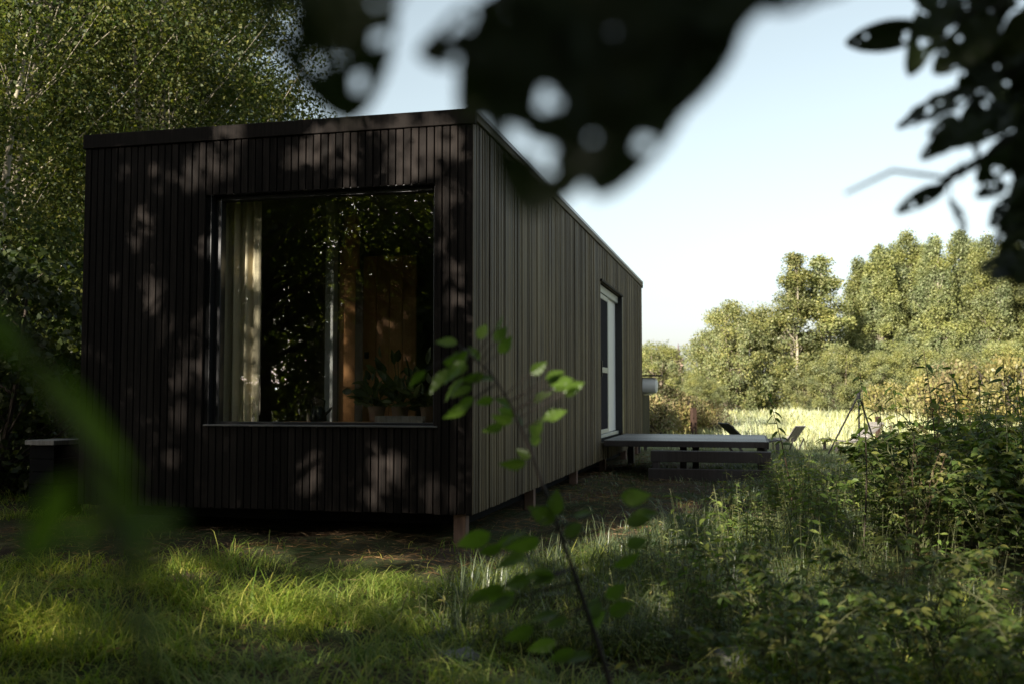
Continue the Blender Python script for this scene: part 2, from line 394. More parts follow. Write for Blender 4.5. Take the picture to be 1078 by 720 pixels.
# ------------------------------------------------------------------ tree generator
def gen_tree(seed, H, hb, Rc, n_cl, lpc, leaf, tr, shape='round', stems=1, cr=.6, up=.35, bfrac=.7, spread=.0, thin=1.0, zs=.75, fil=None, loc=None):
    r = np.random.default_rng(seed)
    wood = MB(); LV = []
    cl = []
    while len(cl) < n_cl:
        h = r.uniform(0, 1)
        if shape == 'round': pr = math.sqrt(max(0, 1 - (2 * h - .95) ** 2 / 1.15))
        elif shape == 'poplar': pr = min(1, (h / .16)) * (1 - h ** 2.6) ** .8
        elif shape == 'broad': pr = min(1, (h / .12 + .25)) * (1 - h ** 3) ** .7
        else: pr = (1 - h * .8)
        lob = 1 + .22 * math.sin(3 * (a := r.uniform(0, 2 * math.pi)) + seed + 5 * h) + .12 * math.sin(7 * a + 9 * h + seed)
        q = r.uniform(0, 1) ** .42
        if r.uniform() > pr + .15: continue
        cl.append((Rc * pr * lob * q * math.cos(a), Rc * pr * lob * q * math.sin(a), hb + (H - hb) * h))
    cl = np.array(cl)
    # stems
    paths = []
    for s in range(stems):
        a = r.uniform(0, 2 * math.pi); sp = spread * (r.uniform(.5, 1) if stems > 1 else r.uniform(0, .3))
        t = np.linspace(0, 1, 9); wob = r.normal(0, .012 * H, (9, 2)); wob[0] = 0
        p = np.stack([math.cos(a) * sp * t ** .8 + np.cumsum(wob[:, 0]) * .5 + (.12 * math.cos(a) if stems > 1 else 0),
                      math.sin(a) * sp * t ** .8 + np.cumsum(wob[:, 1]) * .5 + (.12 * math.sin(a) if stems > 1 else 0), t * H * .93 * r.uniform(.9, 1)], 1)
        p[0, 2] = -.15
        rad = tr * (1 - t) ** .8 * (r.uniform(.65, 1) if s else 1) + .012
        rad[0] *= 1.35
        wood.tube(p, rad, 8 if tr > .06 else 6); paths.append((p, rad))
    for c in cl:
        if r.uniform() > bfrac: continue
        p, rad = paths[r.integers(stems)]
        d = math.hypot(c[0], c[1]); zt = max(.12 * H, min(c[2] - (.25 + .9 * d * up * 1.6), H * .9))
        i = np.interp(zt, p[:, 2], np.arange(len(p)))
        b0 = np.array([np.interp(i, np.arange(len(p)), p[:, k]) for k in range(3)])
        rr = np.interp(i, np.arange(len(p)), rad)
        t = np.linspace(0, 1, 5)[:, None]
        mid = (b0 + c) / 2 + np.array([0, 0, -.12 * d]) + r.normal(0, .08 * (d + .3), 3)
        q = b0 * (1 - t) ** 2 + 2 * mid * t * (1 - t) + c * t ** 2
        if fil is not None and (~fil(q + np.array(loc))).sum() > 1: continue
        wood.tube(q, np.linspace(min(rr * .55, .02 + .018 * d) * thin, .006, 5), 4, False)
    n = n_cl * lpc
    idx = np.repeat(np.arange(n_cl), lpc)
    sz = r.uniform(.6, 1.35, n_cl)[idx]
    off = r.normal(0, 1, (n, 3)); off *= (r.uniform(0, 1, n) ** .5 / (np.linalg.norm(off, axis=1) + 1e-6) * 1.35)[:, None]
    P = cl[idx] + off * np.array([cr, cr, cr * zs]) * sz[:, None]
    out = unit(P - np.array([0, 0, (hb + H) * .45]))
    Nn = unit(r.normal(0, .75, (n, 3)) + np.array([0, 0, .55]) + out * .5)
    D = unit(r.normal(0, 1, (n, 3)) + np.array([0, 0, -.35]))
    L = leaf * r.uniform(.65, 1.35, n); W = L * r.uniform(.55, .8, n)
    return wood, (P, D, Nn, L, W)
def wood_mesh(name, mb):
    me = bpy.data.meshes.new(name); me.from_pydata(np.concatenate(mb.V).tolist(), [], mb.F); me.update()
    me.polygons.foreach_set('use_smooth', np.ones(len(me.polygons), bool)); return me
def tree(name, label, cat, loc, spec, mw, ml, rotz=0, group=None, fil=None):
    mb, (P, D, Nn, L, W) = gen_tree(**spec, fil=fil, loc=loc)
    t = thing(name, label, cat, loc, rotz, group)
    if fil is not None:
        k = fil(P + unit(D) * L[:, None] * .45 + np.array(loc)); P, D, Nn, L, W = P[k], D[k], Nn[k], L[k], W[k]
    link('trunk', wood_mesh('trunk', mb), mw, t)
    v, f = leaf_quads(P, D, Nn, L, W)
    link('crown', np_mesh('crown', v, f), ml, t)
    return t

# ------------------------------------------------------------------ the canopy behind the camera: leaves cut away so sun lands on chosen spots
LIT = [(246, 143, 22, 16), (242, 172, 14, 16), (172, 186, 16, 16), (212, 180, 22, 26), (165, 330, 14, 22), (174, 345, 13, 13), (202, 372, 13, 34),
       (160, 300, 10, 12), (182, 455, 12, 30), (170, 470, 20, 14), (88, 385, 9, 22), (104, 383, 12, 10), (352, 146, 38, 20), (330, 165, 30, 14), (425, 160, 34, 38), (455, 150, 30, 20),
       (470, 225, 16, 40), (478, 300, 10, 40), (398, 500, 10, 26), (418, 492, 12, 24), (326, 500, 14, 20), (480, 520, 8, 20), (455, 515, 8, 18), (148, 240, 12, 22), (375, 130, 40, 10),
       # through the window on to the curtain and the partition
       (226, 258, 20, 20), (226, 335, 18, 22), (224, 392, 18, 26), (232, 225, 12, 10),
       (242, 225, 7, 22), (242, 268, 7, 20), (242, 318, 7, 26), (242, 352, 7, 14), (330, 300, 6, 8),
       # grass
       (240, 628, 70, 15), (350, 616, 80, 16), (435, 602, 60, 17), (300, 640, 60, 8), (410, 640, 70, 8), (235, 660, 40, 8), (35, 655, 44, 18), (120, 670, 30, 9), (280, 697, 55, 16), (370, 682, 40, 8), (350, 718, 50, 9),
       (640, 566, 62, 16), (590, 592, 46, 13), (692, 560, 30, 12), (520, 600, 44, 16), (560, 640, 26, 14), (790, 565, 50, 26), (740, 590, 26, 12),
       (850, 610, 24, 26), (830, 640, 18, 14), (900, 540, 24, 18), (960, 470, 50, 30), (1010, 520, 30, 18), (380, 577, 40, 7), (260, 574, 40, 7),
       (940, 690, 30, 16), (700, 640, 26, 12), (755, 690, 18, 10), (1000, 620, 22, 14), (480, 705, 34, 14), (180, 590, 24, 10), (880, 580, 20, 14), (1060, 560, 16, 12), (920, 430, 30, 20), (1030, 420, 40, 20)]
rl = np.random.default_rng(31)
for k_ in range(16):     # small streaks high on the front wall and down its left side
    a_, b_ = (rl.uniform(100, 490), rl.uniform(128, 200)) if k_ < 8 else (rl.uniform(88, 222), rl.uniform(150, 520))
    LIT.append((a_, b_, rl.uniform(4, 9), rl.uniform(9, 26)))
LIT += [(rl.uniform(650, 1078), y_, rl.uniform(7, 22), rl.uniform(5, 13)) for y_ in rl.uniform(440, 715, 46)]
LIT_HI = [(rl.uniform(850, 1078), y_, rl.uniform(10, 26), rl.uniform(7, 14)) for y_ in rl.uniform(388, 470, 22)]
LIT_HI += [(60, 460, 26, 12), (62, 470, 26, 10)]
LIT_MID = [(rl.uniform(640, 1060), y_, rl.uniform(9, 24), rl.uniform(8, 15)) for y_ in rl.uniform(470, 690, 40)]
LIT = np.array(LIT, float)
def shade_keep(Q):
    d = -TOSUN
    u, v = cab_inv(Q); dv = d @ AY; du = d @ AX
    t1 = -v / dv; hx = u + du * t1; hz = Q[:, 2] + d[2] * t1
    onwall = (hx > -3.5) & (hx < .05) & (hz > .15) & (hz < 3.4) & (t1 > 0)
    t2 = -(Q[:, 2] - .1) / d[2]
    t = np.where(onwall, t1, t2)
    px, py, dep = project(Q + d * t[:, None])
    keep = np.ones(len(Q), bool)
    rs = np.random.default_rng(5); ph = rs.uniform(0, 6.28, (len(LIT), 2)); op = np.where(LIT[:, 1] > 560, 1.1, rs.uniform(.72, 1.0, len(LIT))); dice = rs.uniform(0, 1, len(Q))
    for (cx, cy, rx, ry), (p1, p2), o_ in zip(LIT, ph, op):
        ex = np.where(cy > 545, 3, 1); ex = np.where((cy > 545) & (cx < 500), -.5, ex); dx, dy = (px - cx) / (rx * .9 + ex), (py - cy) / (ry + ex); th = np.arctan2(dy, dx)
        rr_ = np.sqrt(dx ** 2 + dy ** 2) / (1 + .2 * np.sin(2 * th + p1) + .16 * np.sin(3 * th + p2))
        keep &= ~(dice < o_ * np.clip((1.3 - rr_) / .5, 0, 1))
    keep |= dep < .3
    for zz, E in ((.95, LIT_HI), (.5, LIT_MID)):
        t = np.where(onwall, t1, -(Q[:, 2] - zz) / d[2]); px, py, dep = project(Q + d * t[:, None])
        for cx, cy, rx, ry in E: keep &= ~((((px - cx) / rx) ** 2 + ((py - cy) / ry) ** 2 < 1) & (dep > .3) & (dice < .9) & ~onwall)
    return keep
SH = 'trees behind the viewer reflected in the window'
shade_trees = [(-11.2, -1.6, 13.2, 3.6, 3.4), (-7.6, -4.6, 13.0, 3.2, 3.5), (-3.6, -5.6, 12.4, 2.6, 3.3), (-14.2, -6.0, 14.0, 3.4, 3.6), (-9.6, -9.0, 14.5, 3.5, 3.6),
               (.6, -6.8, 12.2, 2.6, 3.3), (4.0, -8.4, 11.5, 3.4, 3.0), (-2.6, .9, 9.5, 3.4, 3.3), (-9.0, 2.4, 10.5, 3.6, 2.9), (-15.8, -.6, 12.5, 3, 3.2), (-4.8, -10.5, 14.0, 3, 3.4)]  # the one left of the lawn is added to block sky light
sh_lab = ['leafy tree reflected in the upper middle of the big window', 'leafy tree reflected at the left of the big window', 'leafy tree reflected in the right edge of the big window',
          'tall tree standing deep in the reflection in the big window', 'tall tree farthest back in the reflection in the big window', 'shade tree behind the viewer casting dappled light on the weeds',
          'shade tree at the viewer\'s right over the nettles', 'tree standing close to the left of the viewer with its crown overhead', 'tree beside the lawn left of the picture', 'shade tree far to the left of the viewer', 'tall shade tree behind the viewer, darkening the grass']
for i, (x, y, H, hb, Rr) in enumerate(shade_trees):
    tree('shade_tree', sh_lab[i], 'tree', (x, y, 0), dict(seed=100 + i, H=H, hb=hb, Rc=Rr, n_cl=200, lpc=170, leaf=.115, tr=.15, shape='broad', cr=.66),
         M_DARKBARK, F_SHADE, 0, SH, shade_keep)

HG = 'bushes behind the viewer reflected in the window'  # understory added to keep low sky light off the front wall
for i, (x, y, H, Rr) in enumerate([(-6.2, -2.6, 3.2, 1.7), (-9.2, -5.4, 4.2, 2.2), (-12.6, -8.2, 5.2, 2.5), (-8.2, -11.0, 5.0, 2.5), (-15.5, -12.0, 6.0, 2.8), (-12.0, -13.5, 6.5, 2.8), (-4.0, -8.6, 4.0, 2.2), (-16.5, -4.0, 5, 2.5), (-18.5, -9.0, 7, 3.0), (-12.5, -1.0, 3.4, 1.9),
                                   (-16, -16.5, 8, 3.4), (-20.5, -14.5, 9, 3.6), (-11, -18.5, 8, 3.4), (.5, -9.5, 4, 2.3), (4.5, -8.5, 4, 2.3), (7.5, -4.0, 4, 2.2)]):
    tree('sky_block_bush', 'dense bush behind the viewer, %s' % ['nearest in the window reflection', 'left of the nearest in the reflection', 'mid-height in the reflection', 'low in the middle of the reflection', 'far left in the reflection', 'far back in the reflection', 'right of the others in the reflection', 'beyond the left trunk in the reflection', 'tall at the left of the reflection', 'low at the left of the reflection', 'tallest at the back of the reflection', 'large at the far left of the reflection', 'large at the back right of the reflection', 'behind the right shade trees', 'farther right behind the viewer', 'beside the weeds on the right'][i],
         'bush', (x, y, 0), dict(seed=150 + i, H=H, hb=.1, Rc=Rr, n_cl=130, lpc=90, leaf=.17, tr=.05, shape='round', stems=4, cr=.5, up=.5, spread=.8), M_DARKBARK, F_SHADE, 0, HG, shade_keep)

tree('young_tree', 'young tree right beside the viewer whose branches hang into the picture', 'tree', (1.85, .1, 0), dict(seed=170, H=5.5, hb=2.7, Rc=1.5, n_cl=50, lpc=90, leaf=.1, tr=.07, shape='broad', cr=.4), M_DARKBARK, F_SHADE, 0, None, shade_keep)
# ------------------------------------------------------------------ the cabin
cabin = thing('cabin', 'long black timber-clad cabin with a big square window standing on short stilts', 'cabin', C0, CROT)
WX0, WX1, WZ0, WZ1 = -2.215, -.305, .875, 2.735          # front window opening
DY0, DY1, DZ0, DZ1 = 6.60, 8.95, .50, 2.71               # side door opening
r = np.random.default_rng(3)
def front_boards(y_out=0.0):
    mb = MB(); x = -CW
    while x < -.03:
        wd = .0545; x1 = min(x + wd, -.001); p = y_out - .001 * r.integers(0, 5)
        zs = [(ZB + r.uniform(-.004, .004), ZT - .12)]
        if x1 > WX0 and x < WX1: zs = [(zs[0][0], WZ0), (WZ1, ZT - .12)]
        for z0, z1 in zs: mb.box(x, x1, p, y_out + .022, z0, z1, .003)
        x += .0632
    return mb
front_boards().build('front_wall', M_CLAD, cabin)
mb = MB(); y = .004
while y < CL - .02:
    wd = float(r.choice([.022, .030, .038, .055], p=[.4, .3, .2, .1]) * (1 if y < 5.5 else 1.4)); y1 = min(y + wd, CL - .002); p = r.choice([0, .003, .006, .010])
    zs = [(ZB + r.uniform(-.004, .004), ZT - .09)]
    if y1 > DY0 and y < DY1: zs = [(zs[0][0], DZ0 - .045), (DZ1, ZT - .09)]
    for z0, z1 in zs: mb.box(-.024, p, y, y1, z0, z1, .003)
    y = y1 + .006
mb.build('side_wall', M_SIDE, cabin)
mb = MB()      # left and rear walls
y = .03
while y < CL - .02:
    for z0, z1 in ([(ZB, .9), (2.6, ZT - .12)] if y + .0545 > 1.2 and y < 2.8 else [(ZB, ZT - .12)]): mb.box(-CW, -CW + .022, y, min(y + .0545, CL), z0, z1, .003)
    y += .0632
x = -CW + .03
while x < -.04: mb.box(x, min(x + .0545, -.03), CL - .024, CL - .001, ZB, ZT - .12, .003); x += .0632
mb.build('rear_wall', M_CLAD, cabin)
mb = MB()      # backing behind the boards, with the front, door and added window openings
T = .16
for a in ((-CW + .026, WX0, .0225, T, ZB + .01, ZT - .05), (WX1, -.026, .0225, T, ZB + .01, ZT - .05), (WX0, WX1, .0225, T, ZB + .01, WZ0), (WX0, WX1, .0225, T, WZ1, ZT - .05),
          (-T, -.0245, T, DY0, ZB + .01, ZT - .05), (-T, -.0245, DY1, CL - T, ZB + .01, ZT - .05), (-T, -.0245, DY0, DY1, ZB + .01, DZ0), (-T, -.0245, DY0, DY1, DZ1, ZT - .05),
          (-CW + .0225, -CW + T, T, 1.2, ZB + .01, ZT - .05), (-CW + .0225, -CW + T, 2.8, CL - T, ZB + .01, ZT - .05), (-CW + .0225, -CW + T, 1.2, 2.8, ZB + .01, .9), (-CW + .0225, -CW + T, 1.2, 2.8, 2.6, ZT - .05), (-CW + .0225, -.0245, CL - T, CL - .0245, ZB + .01, ZT - .05)): mb.box(*a)
mb.build('wall_core', M_BACK, cabin)
mb = MB(); mb.box(-CW + T + .002, -T - .002, T + .002, CL - T - .002, ZB + .02, .42); mb.build('floor', M_INFLOOR, cabin)
mb = MB(); mb.box(-CW + T + .002, -T - .002, T + .002, CL - T - .002, 2.86, ZT - .06); mb.build('ceiling', M_INWALL, cabin)
mb = MB()
for a in ((-CW + T + .002, -CW + T + .02, T + .022, 1.2, .42, 2.86), (-CW + T + .002, -CW + T + .02, 2.8, CL - T - .02, .42, 2.86), (-CW + T + .002, -CW + T + .02, 1.2, 2.8, .42, .9), (-CW + T + .002, -CW + T + .02, 1.2, 2.8, 2.6, 2.86), (-CW + T + .021, -T - .021, CL - T - .021, CL - T - .003, .42, 2.86),
          (-T - .02, -T - .002, T + .022, DY0, .42, 2.86), (-T - .02, -T - .002, DY1, CL - T - .02, .42, 2.86), (-T - .02, -T - .002, DY0, DY1, DZ1 + .01, 2.86),
          (-CW + T + .021, WX0, T + .002, T + .02, .42, 2.86), (WX1, -T - .021, T + .002, T + .02, .42, 2.86), (WX0, WX1, T + .002, T + .02, .42, WZ0), (WX0, WX1, T + .002, T + .02, WZ1, 2.86)): mb.box(*a)
mb.build('interior_lining', M_INWALL, cabin)
rf = MB(); rf.box(-CW + .03, -.03, .03, CL - .03, ZT - .055, ZT - .012)
roof = rf.build('roof', M_ROOF, cabin)
mb = MB(); mb.box(-CW - .018, .022, -.018, .03, ZT - .118, ZT, .004); mb.box(-CW - .018, .03, CL - .03, CL + .016, ZT - .118, ZT, .004)
mb.box(-CW - .018, -CW + .03, .031, CL - .031, ZT - .118, ZT, .004); mb.build('fascia', M_CLAD, cabin)
mb = MB(); mb.box(-.03, .024, .031, CL + .016, ZT - .088, ZT - .006, .004); tag(mb.build('fascia', M_SIDE, cabin), 'weathered side fascia')
mb = MB(); mb.box(-.05, .032, -.026, CL + .022, ZT - .004, ZT + .008, .002); mb.box(.025, .032, -.022, CL + .022, ZT - .03, ZT - .004)
mb.build('roof_edge', M_FLASH, roof)
for (x, y) in [(-.115, .06), (-3.2, .3), (-.12, 2.5), (-.12, 5.0), (-.12, 7.5), (-.12, 10.0), (-.12, 11.8), (-3.2, 4), (-3.2, 8), (-3.2, 11.8)]:
    mb = MB(); mb.box(x - .048, x + .048, y, y + .096, -.12, ZB + .02, .004); mb.build('stilt', M_POST, cabin)
mb = MB(); mb.box(-CW + .15, -.15, .3, .45, ZB - .11, ZB + .008); mb.box(-.3, -.18, .46, CL - .2, ZB - .13, ZB + .008); mb.box(-CW + .18, -CW + .3, .46, CL - .2, ZB - .13, ZB + .008)
mb.build('floor_beam', M_BACK, cabin)
# front window
win = MB()
fo = .07        # how far the frame sits back
for a in ((WX0 + .002, WX0 + .055, fo, fo + .08, WZ0 + .002, WZ1 - .002), (WX1 - .03, WX1 - .002, fo, fo + .08, WZ0 + .002, WZ1 - .002), (WX0 + .0555, WX1 - .0305, fo, fo + .08, WZ1 - .04, WZ1 - .002), (WX0 + .0555, WX1 - .0305, fo, fo + .08, WZ0 + .002, WZ0 + .022)): win.box(*a, .003)
for a in ((WX0 - .006, WX0 + .0015, .006, fo + .04, WZ0 + .004, WZ1 + .006), (WX1 - .0015, WX1 + .006, .006, fo + .04, WZ0 + .004, WZ1 + .006), (WX0 + .0016, WX1 - .0016, .006, fo + .04, WZ1 - .0015, WZ1 + .006)): win.box(*a)
wo = win.build('window', M_FRAME, cabin)
mb = MB(); mb.box(WX0 + .05, WX1 - .026, fo + .035, fo + .041, WZ0 + .02, WZ1 - .036); mb.build('pane', M_GLASS, wo)
mb = MB(); mb.box(WX0 - .03, WX1 + .03, -.022, fo + .02, WZ0 - .012, WZ0 + .0015, .002); mb.build('sill', M_SILL, wo)
lw = MB()  # unseen window added in the left wall to light the interior
for a in ((1.202, 1.25, .902, 2.598), (2.75, 2.798, .902, 2.598), (1.2505, 2.7495, .902, .95), (1.2505, 2.7495, 2.55, 2.598)): lw.box(-CW + .05, -CW + .12, *a, .003)
added_win = lw.build('window', M_FRAME, cabin)
mb = MB(); mb.box(-CW + .08, -CW + .086, 1.245, 2.755, .945, 2.555); mb.build('pane', M_GLASS, added_win)
# sliding door in the long side
dr = MB()
xo, xi = -.105, -.05
for a in ((xo, xi, DY0 + .002, DY0 + .055, DZ0 + .002, DZ1 - .002), (xo, xi, DY0 + .0555, DY1 - .002, DZ1 - .11, DZ1 - .002), (xo, xi, DY0 + .0555, DY1 - .002, DZ0 + .002, DZ0 + .05)): dr.box(*a, .004)
door = dr.build('sliding_door', M_PALEF, cabin)
mb = MB()
for a in ((xo + .01, xi - .012, DY0 + .056, DY0 + .12, DZ0 + .06, DZ1 - .12), (xo + .01, xi - .012, DY0 + 1.16, DY0 + 1.23, DZ0 + .06, DZ1 - .12), (xo + .01, xi - .012, DY0 + .1205, DY0 + 1.1595, DZ0 + .06, DZ0 + .12), (xo + .01, xi - .012, DY0 + .1205, DY0 + 1.1595, DZ1 - .19, DZ1 - .12), (xo + .01, xi - .012, DY0 + .1205, DY0 + 1.1595, DZ0 + .95, DZ0 + 1.03)): mb.box(*a, .003)
mb.build('door_leaf', M_PALEF, door)
mb = MB(); mb.box(xo + .03, xo + .036, DY0 + .12, DY0 + 1.16, DZ0 + .12, DZ0 + .95); mb.box(xo + .03, xo + .036, DY0 + .12, DY0 + 1.16, DZ0 + 1.03, DZ1 - .19); mb.build('dark_glass_panel', M_DIMGLASS, door)  # matte dark panels standing in for the dim glass of this leaf
mb = MB(); mb.box(xo - .03, xo + .008, DY0 + 1.2, DY1 - .09, DZ0 + .06, DZ1 - .112); tag(mb.build('reflection_panel', M_WHITE, door), 'pale drawn blind')  # white panel standing in for sky reflected in the door glass
mb = MB(); mb.box(-.12, .02, DY1 - .085, DY1 - .003, DZ0 + .004, DZ1 - .003, .003); tag(mb.build('jamb', M_FRAME, door), 'black side jamb')
mb = MB(); mb.box(-.02, .028, DY0 - .03, DY1 + .03, DZ1 + .001, DZ1 + .035, .003); mb.build('head_trim', M_CLAD, door)
mb = MB(); mb.box(-.012, .013, DY0 + .06, DY0 + .085, DZ0 + .88, DZ0 + 1.1, .004); mb.build('handle', M_FRAME, door)
# partition, pine cupboard and door leaf inside
mb = MB(); mb.box(-1.655, -1.575, 1.0, 1.1, .43, 2.85, .004); tag(mb.build('partition_post', M_GREYP, cabin), 'white post inside the window')
leafM = Matrix.Translation((-1.555, 1.10, 0)) @ Matrix.Rotation(R(30), 4, 'Z')
mb = MB(); mb.box(0, .14, 0, .035, .44, 2.45, .003, leafM); mb.build('open_door_leaf', M_PINE, cabin)
mb = MB()
for k in range(4): mb.box(-1.46 + .13 * k, -1.46 + .13 * k + .126, 1.42 + .002 * (k % 2), 1.46, .43, 2.40, .003)
cup = mb.build('pine_panel', M_PINE, cabin)
for z in (1.17, 1.45):
    mb = MB(); mb.box(-1.44, -1.40, 1.405, 1.421, z, z + .06, .003); mb.build('hinge', M_IRON, cup)
mb = MB(); mb.box(-3.2, -2.2, 3.4, 3.5, .43, 2.85); mb.build('partition', M_INWALL, cabin)
# lean-to cupboard at the far end
mb = MB(); y = CL + .02
while y < CL + 1.45: mb.box(-1.2, -.004, y, y + .07, .25, 1.12, .003); y += .076
M_OLIVE = cladding('olive_weathered_board', (.02, .018, .010), (.07, .06, .034), (.06, .055, .03), .7, .08)
lt = thing('gable_cupboard', 'low timber cupboard built against the far end of the cabin', 'cupboard', C0, CROT)
mb.build('body', M_OLIVE, lt)
mb = MB(); mb.box(-1.25, .02, CL + .01, CL + 1.5, 1.122, 1.15, .003); mb.build('lid', M_ROOF, lt)
mb = MB()
for x in (-1.1, -.12):
    for y in (CL + .05, CL + 1.35): mb.box(x, x + .07, y, y + .07, -.1, .26)
mb.build('base', M_STEP, lt)
tk = thing('white_tank', 'white round water tank on the low cupboard beyond the cabin corner', 'tank', cab(-.02, CL + .55, 1.152), CROT)
RY = Matrix.Rotation(R(90), 4, 'Y')
mb = MB(); mb.lathe([(.02, -.30), (.12, -.30), (.155, -.27), (.16, -.2), (.16, .18), (.15, .235), (.11, .265), (.02, .275)], 24, Matrix.Translation((0, 0, .16)) @ RY); mb.build('body', M_WHITE, tk, True)
mb = MB(); mb.lathe([(.163, -.14), (.166, -.135), (.166, -.02), (.163, -.015)], 24, Matrix.Translation((0, 0, .16)) @ RY); mb.build('dark_band', M_IRON, tk, True)  # dark band left of the middle of the tank
mb = MB()
for k in range(4): mb.box(-.32, .36, -.17 + .09 * k, -.17 + .09 * k + .078, .345, .37, .003)
mb.box(-.28, -.24, -.16, .18, .0, .344); mb.build('cover', M_STEP, tk)

# ------------------------------------------------------------------ deck, steps
dk = thing('deck', 'low grey timber deck platform in front of the sliding door', 'deck', C0, CROT)
DT = .492
mb = MB(); y = DY0 + .02
while y < DY1 + .02: mb.box(.035, 2.24, y, y + .138, DT - .028, DT + .001 * r.integers(0, 3), .004); y += .146
mb.build('deck_boards', M_DECK, dk)
mb = MB(); mb.box(.04, 2.245, DY0 - .012, DY0 + .018, DT - .085, DT - .006, .004); mb.box(2.2405, 2.27, DY0 + .019, DY1 + .08, DT - .1, DT - .004, .004); mb.box(.04, 2.2, DY1 - .02, DY1 + .02, DT - .15, DT - .03)
mb.build('rim_board', M_STEP, dk)
for (x, y) in [(2.12, DY0 + .05), (1.05, DY0 + .5), (1.18, DY0 + 1.3), (2.12, DY1 - .12), (.1, DY1 - .1)]:
    mb = MB(); mb.box(x, x + .095, y, y + .095, -.1, DT - .03, .004); mb.build('leg', M_STEP, dk)
st = thing('step_bench', 'dark open two-tread timber step standing at the front of the deck', 'step', C0, CROT)
mb = MB(); mb.box(.72, 2.29, DY0 - .34, DY0 - .14, .225, .372, .005); mb.build('tread', M_STEP, st)
mb = MB(); mb.box(.70, 2.30, DY0 - .50, DY0 - .37, -.02, .145, .005); mb.build('tread', M_STEP, st)
for x in (2.19, .74):
    mb = MB(); mb.box(x, x + .09, DY0 - .33, DY0 - .15, -.05, .2245, .004); mb.build('leg', M_STEP, st)

# ------------------------------------------------------------------ fire place: tripod and lounge chairs
def lounge(label, loc, rz, slat):
    t = thing('lounge_chair', label, 'chair', loc, rz, 'low slatted lounge chairs round the fire tripod')
    mb = MB()
    for k in range(6): mb.box(-.02 + .1 * k, .07 + .1 * k, -.3, .3, .25 - .012 * (5 - k) + .012, .272 - .012 * (5 - k) + .012, .003)
    mb.build('seat', slat, t)
    mb = MB(); Mb = Matrix.Translation((-.03, 0, .21)) @ Matrix.Rotation(R(-48), 4, 'Y')
    for k in range(6): mb.box(-.012, .012, -.3 + .101 * k, -.3 + .101 * k + .092, .0, .58, .003, Mb)
    mb.box(.0125, .03, -.28, .28, .12, .17, .002, Mb); mb.box(.0125, .03, -.28, .28, .44, .49, .002, Mb)
    mb.build('backrest', slat, t)
    for sy in (-.3, .27):
        mb = MB(); mb.box(.46, .52, sy, sy + .03, -.05, .235, .003); mb.build('leg', M_DARKWOOD, t)
        Ml = Matrix.Translation((-.16, sy + .0, .0)) @ Matrix.Rotation(R(-35), 4, 'Y')
        mb = MB(); mb.box(-.02, .02, -.031, -.002, -.05, .36, .003, Ml); mb.build('leg', M_DARKWOOD, t)
    return t
p = at(786, 457, 19.0); lounge('dark slatted lounge chair tilted back behind the deck', (p[0], p[1], 0), R(8), M_DARKWOOD)
p = at(831, 470, 20.5); lounge('lounge chair with pale sunlit slats beside the deck corner', (p[0], p[1], 0), R(112), M_SUNSLAT).scale = (.8, .42, .85)
p = at(900, 470, 19.4); lounge('grey lounge chair seen side on behind the iron tripod', (p[0], p[1], 0), R(186), M_GREYWOOD)
tp = thing('fire_tripod', 'black iron tripod standing over the fire place at the meadow edge', 'tripod', onground(897, 478), 0)
ap = at(904, 415, 17.6); b = np.array(tp.location)
feet = [at(869, 480, 17.9), at(926, 482, 18.2), at(905, 486, 16.6)]
for f in feet:
    f = f.copy(); f[2] = -.02
    e = ap + (ap - f) / np.linalg.norm(ap - f) * .07
    mb = MB(); mb.tube(np.array([f, e]) - b, .016, 8); mb.build('leg', M_IRON, tp)
mb = MB(); mb.lathe([(.01, -.03), (.035, -.03), (.035, .03), (.01, .03)], 10, None, ap - b); mb.build('collar', M_IRON, tp)
def post(label, px, py0, py1, d, wd, m):
    q = at(px, py0, d); t = thing('fence_post', label, 'post', (q[0], q[1], 0), R(20))
    mb = MB(); mb.box(-wd, wd, -wd, wd, -.1, q[2] - .02, .004); o = mb.build('shaft', m, t)
    mb = MB(); mb.box(-wd - .006, wd + .006, -wd - .006, wd + .006, q[2] - .019, q[2], .004); mb.build('cap', m, t)
post('short rust-red post standing in front of the meadow by the tripod', 924, 438, 452, 23, .045, M_RUST)
post('dark rusty post beside the dry bushes past the cabin corner', 730, 429, 455, 25, .06, M_RUST)
fn = thing('wire_fence', 'thin wire fence running along the far side of the meadow', 'fence', (8, 63, 0))
for k in range(9):
    mb = MB(); mb.tube([(-2 + 3.6 * k, .3 * (k % 2), -.1), (-2 + 3.6 * k, .3 * (k % 2), 1.0)], .05, 6); mb.build('post', M_GREYWOOD, fn)
mb = MB()
for z in (.55, .92): mb.tube([(-2 + 3.6 * k, .3 * (k % 2) - .05, z) for k in range(9)], .013, 4)
mb.build('wire', M_SILL, fn)
# box left of the cabin
bx = at(60, 462, 9.3)
bt = thing('storage_box', 'dark timber box with pale worn plank lid left of the cabin', 'box', (bx[0], bx[1], 0), CROT)
zt = bx[2]
mb = MB()
for k in range(6): mb.box(-.13, .13, -.2, .2, -.05 + (zt) / 6 * k, -.05 + (zt) / 6 * (k + 1) - .006, .003)
mb.build('body', M_BACK, bt)
mb = MB(); mb.box(-.16, .15, -.23, -.04, zt - .045, zt, .004); mb.box(-.16, .15, -.035, .22, zt - .045, zt - .002, .004); mb.build('lid', M_GREYWOOD, bt)  # lid boards paler than the body
